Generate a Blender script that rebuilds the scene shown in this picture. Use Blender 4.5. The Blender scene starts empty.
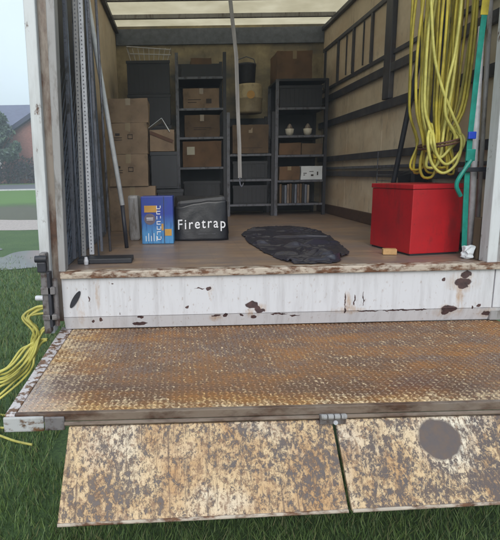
import bpy, bmesh, math, random
from mathutils import Vector, Matrix, noise
random.seed(7)
R = math.radians
S = bpy.context.scene
C = S.collection
# ------------------------------------------------------------ camera
cd = bpy.data.cameras.new('camera'); cam = bpy.data.objects.new('camera', cd); C.objects.link(cam)
cd.sensor_fit = 'HORIZONTAL'; cd.sensor_width = 36; cd.lens = 36.0; cd.shift_x = (250-187)/500.0
cd.clip_start = 0.05; cd.clip_end = 6000
yaw, pit, rol = R(.9), R(11), R(-1.1)
F = Vector((math.sin(yaw)*math.cos(pit), math.cos(yaw)*math.cos(pit), -math.sin(pit)))
RR = Vector((math.cos(yaw), -math.sin(yaw), 0)); UU = RR.cross(F)
R2 = RR*math.cos(rol)+UU*math.sin(rol); U2 = -RR*math.sin(rol)+UU*math.cos(rol)
cam.matrix_world = Matrix(((R2.x, U2.x, -F.x, 0), (R2.y, U2.y, -F.y, 0), (R2.z, U2.z, -F.z, 1.6), (0, 0, 0, 1)))
S.camera = cam
# ------------------------------------------------------------ sky, sun, exposure
W = bpy.data.worlds.new('World'); S.world = W; W.use_nodes = True
wn = W.node_tree; bg = wn.nodes['Background']
sky = wn.nodes.new('ShaderNodeTexSky'); sky.sky_type = 'NISHITA'; sky.sun_disc = False
SUN_EL, SUN_AZ = 30, 188
sky.sun_elevation = R(SUN_EL); sky.sun_rotation = R(SUN_AZ); sky.air_density = 1.0; sky.dust_density = 4.0; sky.ozone_density = 1.4
# overcast: the blue of the clear sky is mostly veiled by an even layer of bright cloud
cl = wn.nodes.new('ShaderNodeTexNoise'); cl.inputs['Scale'].default_value = 1.6; cl.inputs['Detail'].default_value = 5
cr = wn.nodes.new('ShaderNodeMapRange'); cr.inputs[1].default_value = .3; cr.inputs[2].default_value = .7; cr.inputs[3].default_value = .85; cr.inputs[4].default_value = 1.1
wn.links.new(cl.outputs[0], cr.inputs[0])
veil = wn.nodes.new('ShaderNodeVectorMath'); veil.operation = 'SCALE'; veil.inputs[0].default_value = (7.6, 8.9, 9.6)
wn.links.new(cr.outputs[0], veil.inputs[3])
mxw = wn.nodes.new('ShaderNodeMix'); mxw.data_type = 'RGBA'; mxw.inputs[0].default_value = .85
wn.links.new(sky.outputs[0], mxw.inputs[6]); wn.links.new(veil.outputs[0], mxw.inputs[7])
wn.links.new(mxw.outputs[2], bg.inputs[0]); bg.inputs[1].default_value = .092
sd = bpy.data.lights.new('sun', 'SUN'); sun = bpy.data.objects.new('sun', sd); C.objects.link(sun)
sd.energy = 1.5; sd.angle = R(40); sd.color = (1, .96, .9)
dirv = Vector((math.sin(R(SUN_AZ))*math.cos(R(SUN_EL)), math.cos(R(SUN_AZ))*math.cos(R(SUN_EL)), math.sin(R(SUN_EL))))
sun.rotation_euler = dirv.to_track_quat('Z', 'Y').to_euler()
S.render.engine = 'CYCLES'
S.view_settings.view_transform = 'Standard'; S.view_settings.look = 'None'
S.view_settings.gamma = 1; S.view_settings.use_curve_mapping = False
S.view_settings.exposure = 0.62
S.cycles.use_denoising = True
S.cycles.max_bounces = 10; S.cycles.diffuse_bounces = 8

# ------------------------------------------------------------ materials
def lin(c):
    return tuple(((v/255)/12.92 if v/255 <= .04045 else ((v/255+.055)/1.055)**2.4) for v in c)+(1,)
class NT:
    def __init__(s, name):
        s.m = bpy.data.materials.new(name); s.m.use_nodes = True; s.t = s.m.node_tree
        s.b = s.t.nodes['Principled BSDF']; s.tc = s.t.nodes.new('ShaderNodeTexCoord')
    def n(s, ty, **k):
        o = s.t.nodes.new(ty)
        for a, v in k.items(): setattr(o, a, v)
        return o
    def l(s, a, b): s.t.links.new(a, b)
    def vec(s, scale=(1, 1, 1), loc=(0, 0, 0)):
        mp = s.n('ShaderNodeMapping'); mp.inputs['Scale'].default_value = scale; mp.inputs['Location'].default_value = loc
        s.l(s.tc.outputs['Object'], mp.inputs[0]); return mp.outputs[0]
    def noise(s, sc, det=4, rough=.6, vec=None, out=0, dist=0):
        o = s.n('ShaderNodeTexNoise'); o.inputs['Scale'].default_value = sc; o.inputs['Detail'].default_value = det
        o.inputs['Roughness'].default_value = rough; o.inputs['Distortion'].default_value = dist
        s.l(vec if vec is not None else s.tc.outputs['Object'], o.inputs['Vector']); return o.outputs[out]
    def ramp(s, fac, a, b):
        o = s.n('ShaderNodeMapRange'); o.inputs[1].default_value = a; o.inputs[2].default_value = b
        s.l(fac, o.inputs[0]); return o.outputs[0]
    def math(s, op, a, b=None):
        o = s.n('ShaderNodeMath', operation=op)
        for i, v in enumerate((a, b)):
            if v is None: continue
            if isinstance(v, (int, float)): o.inputs[i].default_value = v
            else: s.l(v, o.inputs[i])
        return o.outputs[0]
    def mix(s, fac, a, b):
        o = s.n('ShaderNodeMix', data_type='RGBA')
        if isinstance(fac, (int, float)): o.inputs[0].default_value = fac
        else: s.l(fac, o.inputs[0])
        for i, v in ((6, a), (7, b)):
            if isinstance(v, tuple): o.inputs[i].default_value = v if len(v) == 4 else v+(1,)
            else: s.l(v, o.inputs[i])
        return o.outputs[2]
    def base(s, c):
        if isinstance(c, tuple): s.b.inputs['Base Color'].default_value = c if len(c) == 4 else c+(1,)
        else: s.l(c, s.b.inputs['Base Color'])
    def rough(s, v):
        if isinstance(v, (int, float)): s.b.inputs['Roughness'].default_value = v
        else: s.l(v, s.b.inputs['Roughness'])
    def bump(s, h, st=.3, d=.005):
        o = s.n('ShaderNodeBump'); o.inputs['Strength'].default_value = st; o.inputs['Distance'].default_value = d
        s.l(h, o.inputs['Height']); s.l(o.outputs[0], s.b.inputs['Normal'])
    def spots(s, lst, ax=(0, 2), warp=.02, wscale=25, hi=1.15, lo=.85):
        """worn or rusted patches: list of (u, v, radius u, radius v); returns a 0..1 mask"""
        nz = s.n('ShaderNodeTexNoise'); nz.inputs['Scale'].default_value = wscale; nz.inputs['Detail'].default_value = 4
        s.l(s.tc.outputs['Object'], nz.inputs['Vector'])
        sp = s.n('ShaderNodeSeparateXYZ'); s.l(s.tc.outputs['Object'], sp.inputs[0])
        sn = s.n('ShaderNodeSeparateXYZ'); s.l(nz.outputs[1], sn.inputs[0])
        u = s.math('ADD', sp.outputs[ax[0]], s.math('MULTIPLY', s.math('SUBTRACT', sn.outputs[0], .5), warp*2))
        v = s.math('ADD', sp.outputs[ax[1]], s.math('MULTIPLY', s.math('SUBTRACT', sn.outputs[1], .5), warp*2))
        acc = None
        for (a, b, ra, rb) in lst:
            du = s.math('DIVIDE', s.math('SUBTRACT', u, a), ra); dv = s.math('DIVIDE', s.math('SUBTRACT', v, b), rb)
            d = s.math('ADD', s.math('MULTIPLY', du, du), s.math('MULTIPLY', dv, dv))
            acc = d if acc is None else s.math('MINIMUM', acc, d)
        return s.ramp(acc, hi, lo)
def plain(name, c, rough=.6, var=.25, sc=8, metal=0, bump=.15, c2=None):
    t = NT(name); c = c if len(c) == 4 else c+(1,)
    d = c2 if c2 else tuple(v*(1-var) for v in c[:3])+(1,)
    n = t.noise(sc, 5, .65)
    t.base(t.mix(t.ramp(n, .35, .65), c, d)); t.rough(rough); t.b.inputs['Metallic'].default_value = metal
    t.bump(t.noise(sc*6, 4), bump, .003)
    return t.m
M = {}
M['white_post'] = None
def worn(name, c, rust, lo=.58, hi=.64, sc=9, st=(1, 1, 1), rough=.5, extra=None, dirt=.35, grime=(.2, .18, .17, 1), warp=.02, wscale=25, bump=.3):
    t = NT(name)
    v = t.vec(st)
    n = t.noise(sc, 9, .68, v)
    m = t.ramp(n, lo, hi)
    if extra: m = t.math('MAXIMUM', m, t.spots(extra[1], extra[0], warp, wscale))
    g = t.math('MULTIPLY', t.ramp(t.noise(3.5, 6, .7, t.vec((st[0]*2, st[1]*2, st[2]*.6))), .45, .75), dirt)
    base = t.mix(g, c, grime)
    r2 = t.mix(t.ramp(t.noise(30, 5), .35, .7), rust, tuple(x*.45 for x in rust[:3])+(1,))
    t.base(t.mix(m, base, r2)); t.rough(rough)
    t.bump(t.math('ADD', t.math('MULTIPLY', m, -.6), t.noise(60, 4)), bump, .002)
    return t.m
RUST = lin((96, 62, 44)); SLATE = lin((88, 76, 84))
M['white_post'] = worn('chipped_white_paint', lin((200, 202, 206)), RUST, .60, .66, 14, (1, 1, .5), dirt=.7)
M['grey_post'] = worn('dirty_galvanised', lin((150, 148, 150)), lin((96, 84, 72)), .5, .7, 18, (1, 1, .25), rough=.45, dirt=.6)
M['tan_post'] = worn('stained_channel', lin((134, 122, 112)), lin((92, 62, 46)), .45, .62, 12, (1, 1, .3), dirt=.7)
M['bracket'] = worn('grimy_bracket', lin((112, 108, 110)), lin((70, 50, 42)), .45, .6, 16, dirt=.8)
M['sill'] = worn('rusty_sill', lin((186, 172, 158)), lin((112, 74, 50)), .44, .58, 22, (.6, 1, 1.5), dirt=.5)
panel_spots = [(.16, .97, .014, .009), (.11, .974, .03, .003), (.04, .87, .010, .008), (.40, .875, .034, .022), (.45, .838, .026, .012), (.43, .855, .018, .018),
    (.20, .817, .022, .007), (.25, .817, .016, .009), (.34, .815, .010, .007), (.41, .803, .016, .008), (.55, .815, .05, .004), (.64, .80, .03, .004),
    (-.49, .80, .008, .012), (-.44, .805, .007, .012), (-.22, .815, .018, .009), (-.23, .775, .04, .012), (1.57, .975, .05, .024), (1.585, 1.02, .03, .022), (1.575, .95, .03, .012),
    (1.46, .99, .012, .012), (1.51, .825, .045, .020), (1.49, .80, .02, .014), (1.67, .84, .012, .008), (1.64, .83, .006, .01), (1.73, .79, .03, .014), (.92, .89, .004, .045),
    (.97, .89, .004, .03), (1.02, .89, .003, .04), (1.05, .822, .06, .004), (1.22, .822, .09, .0055), (1.33, .822, .05, .004), (-.37, 1.01, .006, .005), (-.50, .93, .004, .02), (.92, .83, .006, .02)]
def panel_mat():
    t = NT('white_panel')
    sp = t.spots(panel_spots, (0, 2), .016, 30)
    n = t.noise(14, 8, .7, t.vec((1, 1, .7))); m = t.math('MAXIMUM', sp, t.ramp(n, .69, .72))
    drip = t.spots([(1.56, .90, .022, .075), (-.45, .95, .015, .08), (.93, .87, .02, .06), (.44, .85, .04, .03), (-.55, .86, .02, .07), (.17, .95, .01, .04), (.40, .83, .05, .03), (1.57, .98, .09, .05), (1.51, .81, .08, .035), (.20, .80, .05, .02), (1.73, .79, .05, .03), (.95, .83, .10, .02)], (0, 2), .03, 22, 1.6, 0)
    streak = t.math('MULTIPLY', t.ramp(t.noise(5, 6, .7, t.vec((5, 1, .45))), .46, .8), .5)
    c = t.mix(streak, lin((206, 206, 212)), lin((146, 140, 142)))
    drip = t.math('MULTIPLY', drip, t.ramp(t.noise(24, 6, .75, t.vec((1.6, 1, .35))), .38, .62))
    c = t.mix(t.math('MULTIPLY', drip, .75), c, lin((168, 130, 86)))
    c = t.mix(t.math('MULTIPLY', t.ramp(t.noise(60, 3, .6, t.vec((1, 1, .5))), .62, .75), .5), c, lin((140, 110, 90)))
    t.base(t.mix(m, c, t.mix(t.ramp(t.noise(40, 4), .4, .7), lin((84, 62, 62)), lin((52, 40, 44))))); t.rough(.42)
    t.bump(t.math('ADD', t.noise(9, 4), t.math('MULTIPLY', m, -.8)), .25, .004)
    return t.m
M['panel'] = panel_mat()
def flap_mat(name, patches, off):
    t = NT(name)
    v = t.vec((1, 1, .62), off)
    big = t.noise(2.6, 2, .5, v); fine = t.noise(60, 10, .84, v, dist=.3); mid = t.noise(26, 9, .8, t.vec((1.5, 1, .55), off), dist=.8)
    mm = t.math('ADD', t.math('ADD', t.math('MULTIPLY', big, .12), t.math('MULTIPLY', fine, .62)), t.math('MULTIPLY', mid, .46))
    blot = t.spots(patches[1:] if len(patches) > 3 else patches, (0, 2), .07, 12)
    mm = t.math('ADD', mm, t.math('MULTIPLY', blot, .022))
    m = t.ramp(mm, .607, .640)
    vs = t.noise(8, 7, .8, t.vec((7, 1, .5), off)); m = t.math('MAXIMUM', m, t.math('MULTIPLY', t.ramp(vs, .57, .64), .7))
    ds = t.noise(9, 7, .8, t.vec((5, 1, .4), (off[0], 0, 3))); 
    if len(patches) > 3: m = t.math('MAXIMUM', m, t.spots(patches[:1], (0, 2), .010, 22))
    o = t.ramp(t.noise(7, 6, .65, v), .42, .66)
    c = t.mix(o, lin((200, 172, 134)), lin((172, 130, 84)))
    c = t.mix(t.ramp(t.noise(2.3, 3, .5, t.vec((1, 1, 1), (off[0]+.7, 0, .3))), .52, .68), c, lin((220, 210, 194)))
    c = t.mix(t.math('MULTIPLY', t.ramp(t.noise(58, 7, .8, v), .50, .57), .8), c, lin((116, 84, 62)))
    c = t.mix(t.math('MULTIPLY', t.ramp(ds, .53, .62), .65), c, lin((116, 86, 62)))
    sc = t.n('ShaderNodeTexNoise'); sc.inputs['Scale'].default_value = 1; sc.inputs['Detail'].default_value = 2; mp2 = t.n('ShaderNodeMapping'); mp2.inputs['Rotation'].default_value = (0, R(24), 0); mp2.inputs['Scale'].default_value = (70, 1, 5); t.l(t.tc.outputs['Object'], mp2.inputs[0]); t.l(mp2.outputs[0], sc.inputs['Vector'])
    c = t.mix(t.math('MULTIPLY', t.ramp(sc.outputs[0], .66, .70), .7), c, lin((96, 74, 60)))
    d = t.mix(t.ramp(t.noise(34, 5), .4, .7), lin((84, 74, 74)), lin((96, 78, 68)))
    t.base(t.mix(m, c, d)); t.rough(.5)
    t.bump(t.math('ADD', t.math('MULTIPLY', m, -.9), t.noise(90, 3)), .35, .002)
    return t.m
M['flapL'] = flap_mat('worn_flap', [(-.25, .52, .10, .04), (.18, .62, .12, .06), (.40, .58, .10, .07)], (0, 0, 0))
M['flapR'] = flap_mat('worn_flap_patched', [(.925, .640, .078, .055), (.72, .50, .13, .04), (.72, .60, .10, .05), (1.02, .53, .14, .05), (1.12, .66, .08, .05), (.88, .53, .08, .05)], (3.3, 0, 1.7))
def tread_mat(name, top):
    t = NT(name)
    n1 = t.noise(3.2, 6, .65, t.vec((1, 2.2, 1))); n2 = t.noise(26, 8, .75); n3 = t.noise(110, 3, .6)
    rust = t.mix(t.ramp(n1, .40, .62), lin((112, 84, 64)), lin((148, 102, 58)))
    rust = t.mix(t.ramp(n2, .45, .7), rust, lin((92, 66, 56)))
    lo, hi = (.50, .62) if top else (.56, .66)
    pm = t.math('ADD', t.math('MULTIPLY', n2, .6), t.math('MULTIPLY', n3, .4))
    # bare wear is strongest along the front and left rims
    sp = t.n('ShaderNodeSeparateXYZ'); t.l(t.tc.outputs['Object'], sp.inputs[0])
    edge = t.math('ADD', t.ramp(sp.outputs[0], -.30, -.66), t.ramp(sp.outputs[1], 1.84, 1.70))
    pm = t.math('ADD', pm, t.math('MULTIPLY', edge, .13))
    c = t.mix(t.ramp(pm, lo, hi), rust, t.mix(t.ramp(n1, .45, .6), lin((204, 180, 146)), lin((188, 150, 98))))
    grey = t.math('MULTIPLY', t.ramp(sp.outputs[0], -.38, -.62), t.ramp(sp.outputs[1], 2.2, 1.8))
    c = t.mix(t.math('MULTIPLY', grey, .6), c, lin((172, 164, 172)))
    wet = t.ramp(t.noise(2.2, 4, .6, t.vec((1, 2.4, 1), (5, 1, 0))), .5, .62)
    c = t.mix(t.math('MULTIPLY', wet, .35), c, lin((96, 76, 70)))
    t.base(c); t.rough(t.math('SUBTRACT', .38, t.math('MULTIPLY', wet, .18))); t.b.inputs['Metallic'].default_value = .15
    t.bump(n2, .4, .002)
    return t.m
M['tread'] = tread_mat('rusty_plate', False); M['stud'] = tread_mat('worn_tread_studs', True)
M['lip'] = worn('rusty_lip', lin((120, 104, 92)), lin((86, 60, 46)), .42, .6, 14, (.4, 1, 1), dirt=.6)
M['lip_white'] = worn('scuffed_end_plate', lin((176, 176, 178)), lin((110, 78, 50)), .5, .58, 14, (1, 1, 2), dirt=.6)
M['rim'] = worn('scuffed_white_rim', lin((198, 190, 192)), lin((120, 84, 58)), .48, .54, 24, dirt=.5)
def wood(name, a, b, st=(1, 14, 14), sc=2.5, rough=.65):
    t = NT(name); n = t.noise(sc, 7, .65, t.vec(st)); n2 = t.noise(2.4, 6, .7)
    c = t.mix(t.ramp(n, .32, .68), a, b); c = t.mix(t.math('MULTIPLY', t.ramp(n2, .45, .7), .6), c, tuple(x*.45 for x in a[:3])+(1,))
    t.base(c); t.rough(rough); t.bump(n, .3, .003); return t.m
def deck_mat():
    t = NT('worn_deck_boards')
    n = t.noise(3, 7, .7, t.vec((1, 5, 1))); g = t.noise(3, 6, .7, t.vec((.8, 1.4, 1), (2, 0, 0)))
    br = t.n('ShaderNodeTexBrick'); br.inputs['Scale'].default_value = 1; br.offset = 0
    br.inputs['Brick Width'].default_value = 40.0; br.inputs['Row Height'].default_value = .21; br.inputs['Mortar Size'].default_value = .004
    mp = t.n('ShaderNodeMapping'); mp.inputs['Rotation'].default_value = (0, 0, R(90)); t.l(t.tc.outputs['Object'], mp.inputs[0]); t.l(mp.outputs[0], br.inputs[0])
    c = t.mix(t.ramp(n, .35, .65), lin((156, 130, 108)), lin((118, 98, 86)))
    c = t.mix(t.math('MULTIPLY', t.ramp(g, .42, .62), .8), c, lin((112, 102, 102)))
    c = t.mix(t.math('MULTIPLY', br.outputs['Fac'], .12), c, lin((70, 58, 52)))
    t.base(c); t.rough(.4); t.bump(n, .3, .003); return t.m
M['deck'] = deck_mat()
def wall_mat(name, a, b, c3):
    t = NT(name); n = t.noise(2.6, 7, .7); n2 = t.noise(1.1, 4, .6, t.vec((1, 1, 2.2), (4, 2, 1)))
    c = t.mix(t.ramp(n, .38, .66), a, b); c = t.mix(t.ramp(n2, .48, .68), c, c3)
    c = t.mix(t.math('MULTIPLY', t.ramp(t.noise(16, 5, .7, t.vec((1, 1, .3))), .55, .72), .6), c, tuple(x*.5 for x in b[:3])+(1,))
    t.base(c); t.rough(.6); t.bump(n, .2, .004); return t.m
M['wall'] = wall_mat('stained_cream_lining', lin((222, 206, 184)), lin((198, 182, 160)), lin((202, 178, 150)))
M['bulkhead'] = wall_mat('mottled_plywood', lin((178, 162, 128)), lin((128, 116, 96)), lin((96, 94, 94)))
M['outer'] = worn('outer_white_skin', lin((200, 204, 212)), RUST, .66, .7, 8)
M['rail'] = worn('dark_rail', lin((58, 58, 68)), lin((74, 60, 52)), .5, .7, 12, dirt=.4)
M['skirt'] = wood('dark_skirting', lin((92, 66, 50)), lin((64, 46, 40)))
M['black_steel'] = plain('black_steel', lin((44, 44, 54)), .5, .4, 20)
M['steel'] = worn('slotted_grey_steel', lin((92, 94, 106)), lin((60, 58, 60)), .5, .62, 20, (1, 1, .5), rough=.4)
M['alu'] = plain('scuffed_aluminium', lin((206, 206, 214)), .45, .25, 25)
M['latt'] = plain('dark_lattice', lin((112, 118, 134)), .5, .35, 15)
M['crate'] = plain('dark_plastic', lin((32, 33, 42)), .5, .3, 10)
def card_mat(name, a, b):
    t = NT(name); n = t.noise(4, 5, .6); w = t.noise(60, 3, .5, t.vec((1, 1, .05)))
    c = t.mix(t.ramp(n, .4, .65), a, b); t.base(t.mix(t.math('MULTIPLY', t.ramp(t.noise(9, 6, .7), .56, .7), .5), c, tuple(x*.5 for x in b[:3])+(1,))); t.rough(.8); t.bump(w, .25, .002); return t.m
M['card'] = card_mat('brown_cardboard', lin((142, 120, 98)), lin((118, 98, 80)))
M['card_dark'] = card_mat('dull_brown_cardboard', lin((104, 84, 64)), lin((84, 68, 54)))
M['card_orange'] = card_mat('orange_brown_cardboard', lin((112, 84, 60)), lin((92, 70, 50)))
M['tape'] = plain('packing_tape', lin((150, 132, 104)), .3, .2)
M['ink'] = plain('printed_ink', lin((60, 48, 44)), .7)
M['pale_tube'] = plain('pale_painted_tube', lin((228, 230, 236)), .4, .2, 20)
M['paper'] = plain('white_paper', lin((215, 220, 226)), .7, .12)
M['sticker'] = plain('pale_sticker', lin((190, 186, 170)), .6, .15)
M['red'] = None
def red_mat():
    t = NT('red_gloss_paint'); n = t.noise(3, 5, .6); s = t.noise(70, 5, .7)
    c = t.mix(t.ramp(n, .35, .68), lin((178, 22, 30)), lin((150, 18, 28)))
    c = t.mix(t.math('MULTIPLY', t.ramp(s, .58, .70), .7), c, lin((96, 26, 28)))
    c = t.mix(t.math('MULTIPLY', t.ramp(t.noise(6, 8, .8, t.vec((1, 1, .3))), .54, .64), .6), c, lin((112, 28, 32)))
    t.base(c); t.rough(.42); t.bump(t.noise(40, 3), .12, .002); return t.m
M['red'] = red_mat()
M['lightwood'] = wood('pale_wood', lin((198, 158, 108)), lin((170, 130, 84)), (14, 2, 14))
M['polewood'] = wood('grey_pole_wood', lin((150, 146, 144)), lin((112, 108, 108)), (20, 20, 1.2))
M['yellow'] = plain('yellow_hose_rubber', lin((192, 176, 58)), .5, .3, 9, c2=lin((142, 128, 48)))
M['yellow_pale'] = plain('pale_yellow_hose_rubber', lin((206, 198, 104)), .5, .3, 9, c2=lin((160, 154, 78)))
M['teal'] = plain('teal_webbing', lin((24, 146, 132)), .5, .35, 14)
M['blueplastic'] = plain('blue_plastic', lin((30, 70, 190)), .4)
M['brown'] = plain('brown_strap', lin((92, 60, 44)), .7)
M['bluebox'] = None
def blue_mat():
    t = NT('blue_printed_carton'); sp = t.n('ShaderNodeSeparateXYZ'); t.l(t.tc.outputs['Object'], sp.inputs[0])
    f = t.ramp(sp.outputs[2], .22, .08)
    c = t.mix(f, lin((38, 58, 150)), lin((70, 136, 190)))
    c = t.mix(t.ramp(t.noise(22, 4, .6, t.vec((3, 1, .4))), .5, .72), c, lin((34, 70, 132)))
    t.base(c); t.rough(.4); return t.m
M['bluebox'] = blue_mat()
M['amber'] = plain('amber_print', lin((196, 148, 66)), .5, .2)
M['greyprint'] = plain('grey_print', lin((108, 96, 110)), .5, .3, 40)
M['whiteprint'] = plain('white_print', lin((226, 226, 232)), .5, .08)
M['blackbag'] = plain('black_carrier_bag', lin((26, 26, 34)), .38, .3, 10, bump=.3)
M['sheet'] = plain('black_polythene', lin((46, 44, 56)), .24, .25, 4, bump=.04)
M['stone'] = plain('white_pot', lin((210, 204, 190)), .5)
M['rubber'] = plain('tyre_rubber', lin((30, 30, 32)), .8)
def roof_mat():
    t = NT('translucent_roof_sheet'); o = t.t.nodes['Material Output']
    tr = t.n('ShaderNodeBsdfTranslucent'); df = t.n('ShaderNodeBsdfDiffuse'); mx = t.n('ShaderNodeMixShader')
    n = t.noise(2.5, 6, .65)
    c = t.mix(t.ramp(n, .35, .7), (.84, .78, .66, 1), (.68, .62, .50, 1))
    t.l(c, tr.inputs[0]); t.l(c, df.inputs[0]); mx.inputs[0].default_value = .15
    t.l(tr.outputs[0], mx.inputs[1]); t.l(df.outputs[0], mx.inputs[2]); t.l(mx.outputs[0], o.inputs[0]); return t.m
M['roof'] = roof_mat()

# ------------------------------------------------------------ mesh helpers
class MB:
    def __init__(s): s.bm = bmesh.new()
    def box(s, x0, x1, y0, y1, z0, z1, bev=0):
        r = bmesh.ops.create_cube(s.bm, size=1)
        for v in r['verts']:
            v.co = Vector(((x0+x1)/2+v.co.x*(x1-x0), (y0+y1)/2+v.co.y*(y1-y0), (z0+z1)/2+v.co.z*(z1-z0)))
        if bev:
            es = list({e for v in r['verts'] for e in v.link_edges})
            bmesh.ops.bevel(s.bm, geom=es, offset=bev, segments=2, profile=.6, affect='EDGES')
        return s
    def hull(s, bottom, top):
        """prism between two matching rings of points"""
        a = [s.bm.verts.new(p) for p in bottom]; b = [s.bm.verts.new(p) for p in top]; n = len(a)
        s.bm.faces.new(a[::-1]); s.bm.faces.new(b)
        for i in range(n): s.bm.faces.new((a[i], a[(i+1) % n], b[(i+1) % n], b[i]))
        return s
    def bar(s, p, q, w, d, up=Vector((0, 1, 0))):
        p, q = Vector(p), Vector(q); ax = (q-p).normalized(); u = ax.cross(up).normalized(); v = ax.cross(u).normalized()
        ring = lambda c: [c+u*w/2*a+v*d/2*b for a, b in ((1, 1), (-1, 1), (-1, -1), (1, -1))]
        return s.hull(ring(p), ring(q))
    def tube(s, pts, r, seg=8, closed=False):
        pts = [Vector(p) for p in pts]; n = len(pts); rings = []; ref = Vector((.13, .98, .11)).normalized()
        for i, p in enumerate(pts):
            t = (pts[(i+1) % n]-pts[i-1]) if (closed or 0 < i < n-1) else (pts[1]-pts[0] if i == 0 else pts[-1]-pts[-2])
            t.normalize(); u = (ref-t*ref.dot(t))
            if u.length < .05: u = Vector((1, 0, 0))-t*t.x
            u.normalize(); v = t.cross(u); ref = u
            rr = r(i/(n-1)) if callable(r) else r
            rings.append([s.bm.verts.new(p+u*rr*math.cos(k*2*math.pi/seg)+v*rr*math.sin(k*2*math.pi/seg)) for k in range(seg)])
        for i in range(n if closed else n-1):
            a, b = rings[i], rings[(i+1) % n]
            sh = 0
            if closed and i == n-1: sh = min(range(seg), key=lambda h: (a[0].co-b[h].co).length)
            for k in range(seg): s.bm.faces.new((a[k], a[(k+1) % seg], b[(k+1+sh) % seg], b[(k+sh) % seg]))
        if not closed: s.bm.faces.new(rings[0][::-1]); s.bm.faces.new(rings[-1])
        return s
    def lathe(s, prof, seg=20, c=(0, 0, 0), axis='Z'):
        rings = []
        for r, h in prof:
            ring = []
            for k in range(seg):
                a = k*2*math.pi/seg; x, y = r*math.cos(a), r*math.sin(a)
                p = (x, y, h) if axis == 'Z' else ((h, x, y) if axis == 'X' else (x, h, y))
                ring.append(s.bm.verts.new(Vector(c)+Vector(p)))
            rings.append(ring)
        for a, b in zip(rings, rings[1:]):
            for k in range(seg): s.bm.faces.new((a[k], a[(k+1) % seg], b[(k+1) % seg], b[k]))
        s.bm.faces.new(rings[0][::-1]); s.bm.faces.new(rings[-1]); return s
    def xf(s, m): bmesh.ops.transform(s.bm, matrix=m, verts=s.bm.verts[:]); return s
    def build(s, name, mat, parent=None, smooth=False, bev=0):
        me = bpy.data.meshes.new(name); bmesh.ops.recalc_face_normals(s.bm, faces=s.bm.faces[:]); s.bm.to_mesh(me); s.bm.free()
        if smooth:
            for p in me.polygons: p.use_smooth = True
        for m in (mat if isinstance(mat, list) else [mat]): me.materials.append(m)
        o = bpy.data.objects.new(name, me); C.objects.link(o)
        if parent: o.parent = parent
        if bev:
            b = o.modifiers.new('bevel', 'BEVEL'); b.width = bev; b.segments = 2; b.limit_method = 'ANGLE'
        return o
def tag(o, label=None, cat=None, group=None, kind=None):
    if label: o['label'] = label
    if cat: o['category'] = cat
    if group: o['group'] = group
    if kind: o['kind'] = kind
    return o
def thing(name, label, cat, loc=(0, 0, 0), rz=0, group=None):
    o = bpy.data.objects.new(name, None); C.objects.link(o); o.location = loc; o.rotation_euler = (0, 0, rz); o.empty_display_size = .1
    return tag(o, label, cat, group)
def copy_tree(o, parent=None):
    c = o.copy(); C.objects.link(c); c.parent = parent
    for ch in list(o.children): copy_tree(ch, c)
    return c
def text(body, size, mat, parent, M4, name='lettering', ext=.0008, bold=.0, sx=1, sp=1.08):
    cu = bpy.data.curves.new(name, 'FONT'); cu.body = body; cu.size = size; cu.extrude = ext; cu.offset = bold; cu.align_x = 'CENTER'; cu.align_y = 'CENTER'; cu.space_character = sp
    tmp = bpy.data.objects.new('tmp', cu); C.objects.link(tmp); bpy.context.view_layer.update()
    me = bpy.data.meshes.new_from_object(tmp.evaluated_get(bpy.context.evaluated_depsgraph_get())); bpy.data.objects.remove(tmp)
    me.transform(M4 @ Matrix.Diagonal((sx, 1, 1, 1))); me.materials.clear(); me.materials.append(mat); me.name = name
    o = bpy.data.objects.new(name, me); C.objects.link(o); o.parent = parent; return o
UP = Matrix.Rotation(R(90), 4, 'X')     # text standing up, facing -Y

# ------------------------------------------------------------ ground and background
def gz(y): 
    pts = [(-1e5, 0), (11.5, 0), (16, .16), (24, .50), (31, .74), (36, 1.05), (1e5, 1.05)]
    for (a, za), (b, zb) in zip(pts, pts[1:]):
        if y <= b: return za+(zb-za)*(y-a)/(b-a)
    return 1.05
def grass_ground():
    t = NT('wet_grass_ground')
    n = t.noise(1.3, 7, .7); f = t.noise(40, 6, .75)
    c = t.mix(t.ramp(n, .35, .65), (.07, .14, .035, 1), (.11, .19, .05, 1))
    c = t.mix(t.ramp(f, .42, .66), c, (.018, .05, .014, 1))
    sp = t.n('ShaderNodeSeparateXYZ'); t.l(t.tc.outputs['Object'], sp.inputs[0])
    wob = t.math('MULTIPLY', t.math('SUBTRACT', t.noise(.5, 5, .65), .5), 4)
    y = t.math('ADD', sp.outputs[1], wob)
    mud = t.math('MULTIPLY', t.ramp(y, 14.5, 16), t.ramp(y, 22, 20))
    c = t.mix(t.math('MULTIPLY', mud, .75), c, (.13, .11, .095, 1))
    far = t.ramp(y, 21, 23); c = t.mix(t.math('MULTIPLY', far, .7), c, (.14, .27, .055, 1))
    t.base(c); t.rough(.75); t.bump(f, .8, .03); return t.m
def strip(name, x0, x1, y0, y1, dz, mat, nx=40, ny=10, wob=0, kind='structure'):
    b = bmesh.new(); g = []
    for j in range(ny+1):
        row = []
        for i in range(nx+1):
            x = x0+(x1-x0)*i/nx; v = j/ny
            y = y0+(y1-y0)*v+wob*noise.noise((x*.35, 3+v, 7))
            row.append(b.verts.new((x, y, gz(y)+dz)))
        g.append(row)
    for j in range(ny):
        for i in range(nx): b.faces.new((g[j][i], g[j][i+1], g[j+1][i+1], g[j+1][i]))
    me = bpy.data.meshes.new(name); b.to_mesh(me); b.free(); me.materials.append(mat)
    o = bpy.data.objects.new(name, me); C.objects.link(o); return tag(o, kind=kind)
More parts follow.
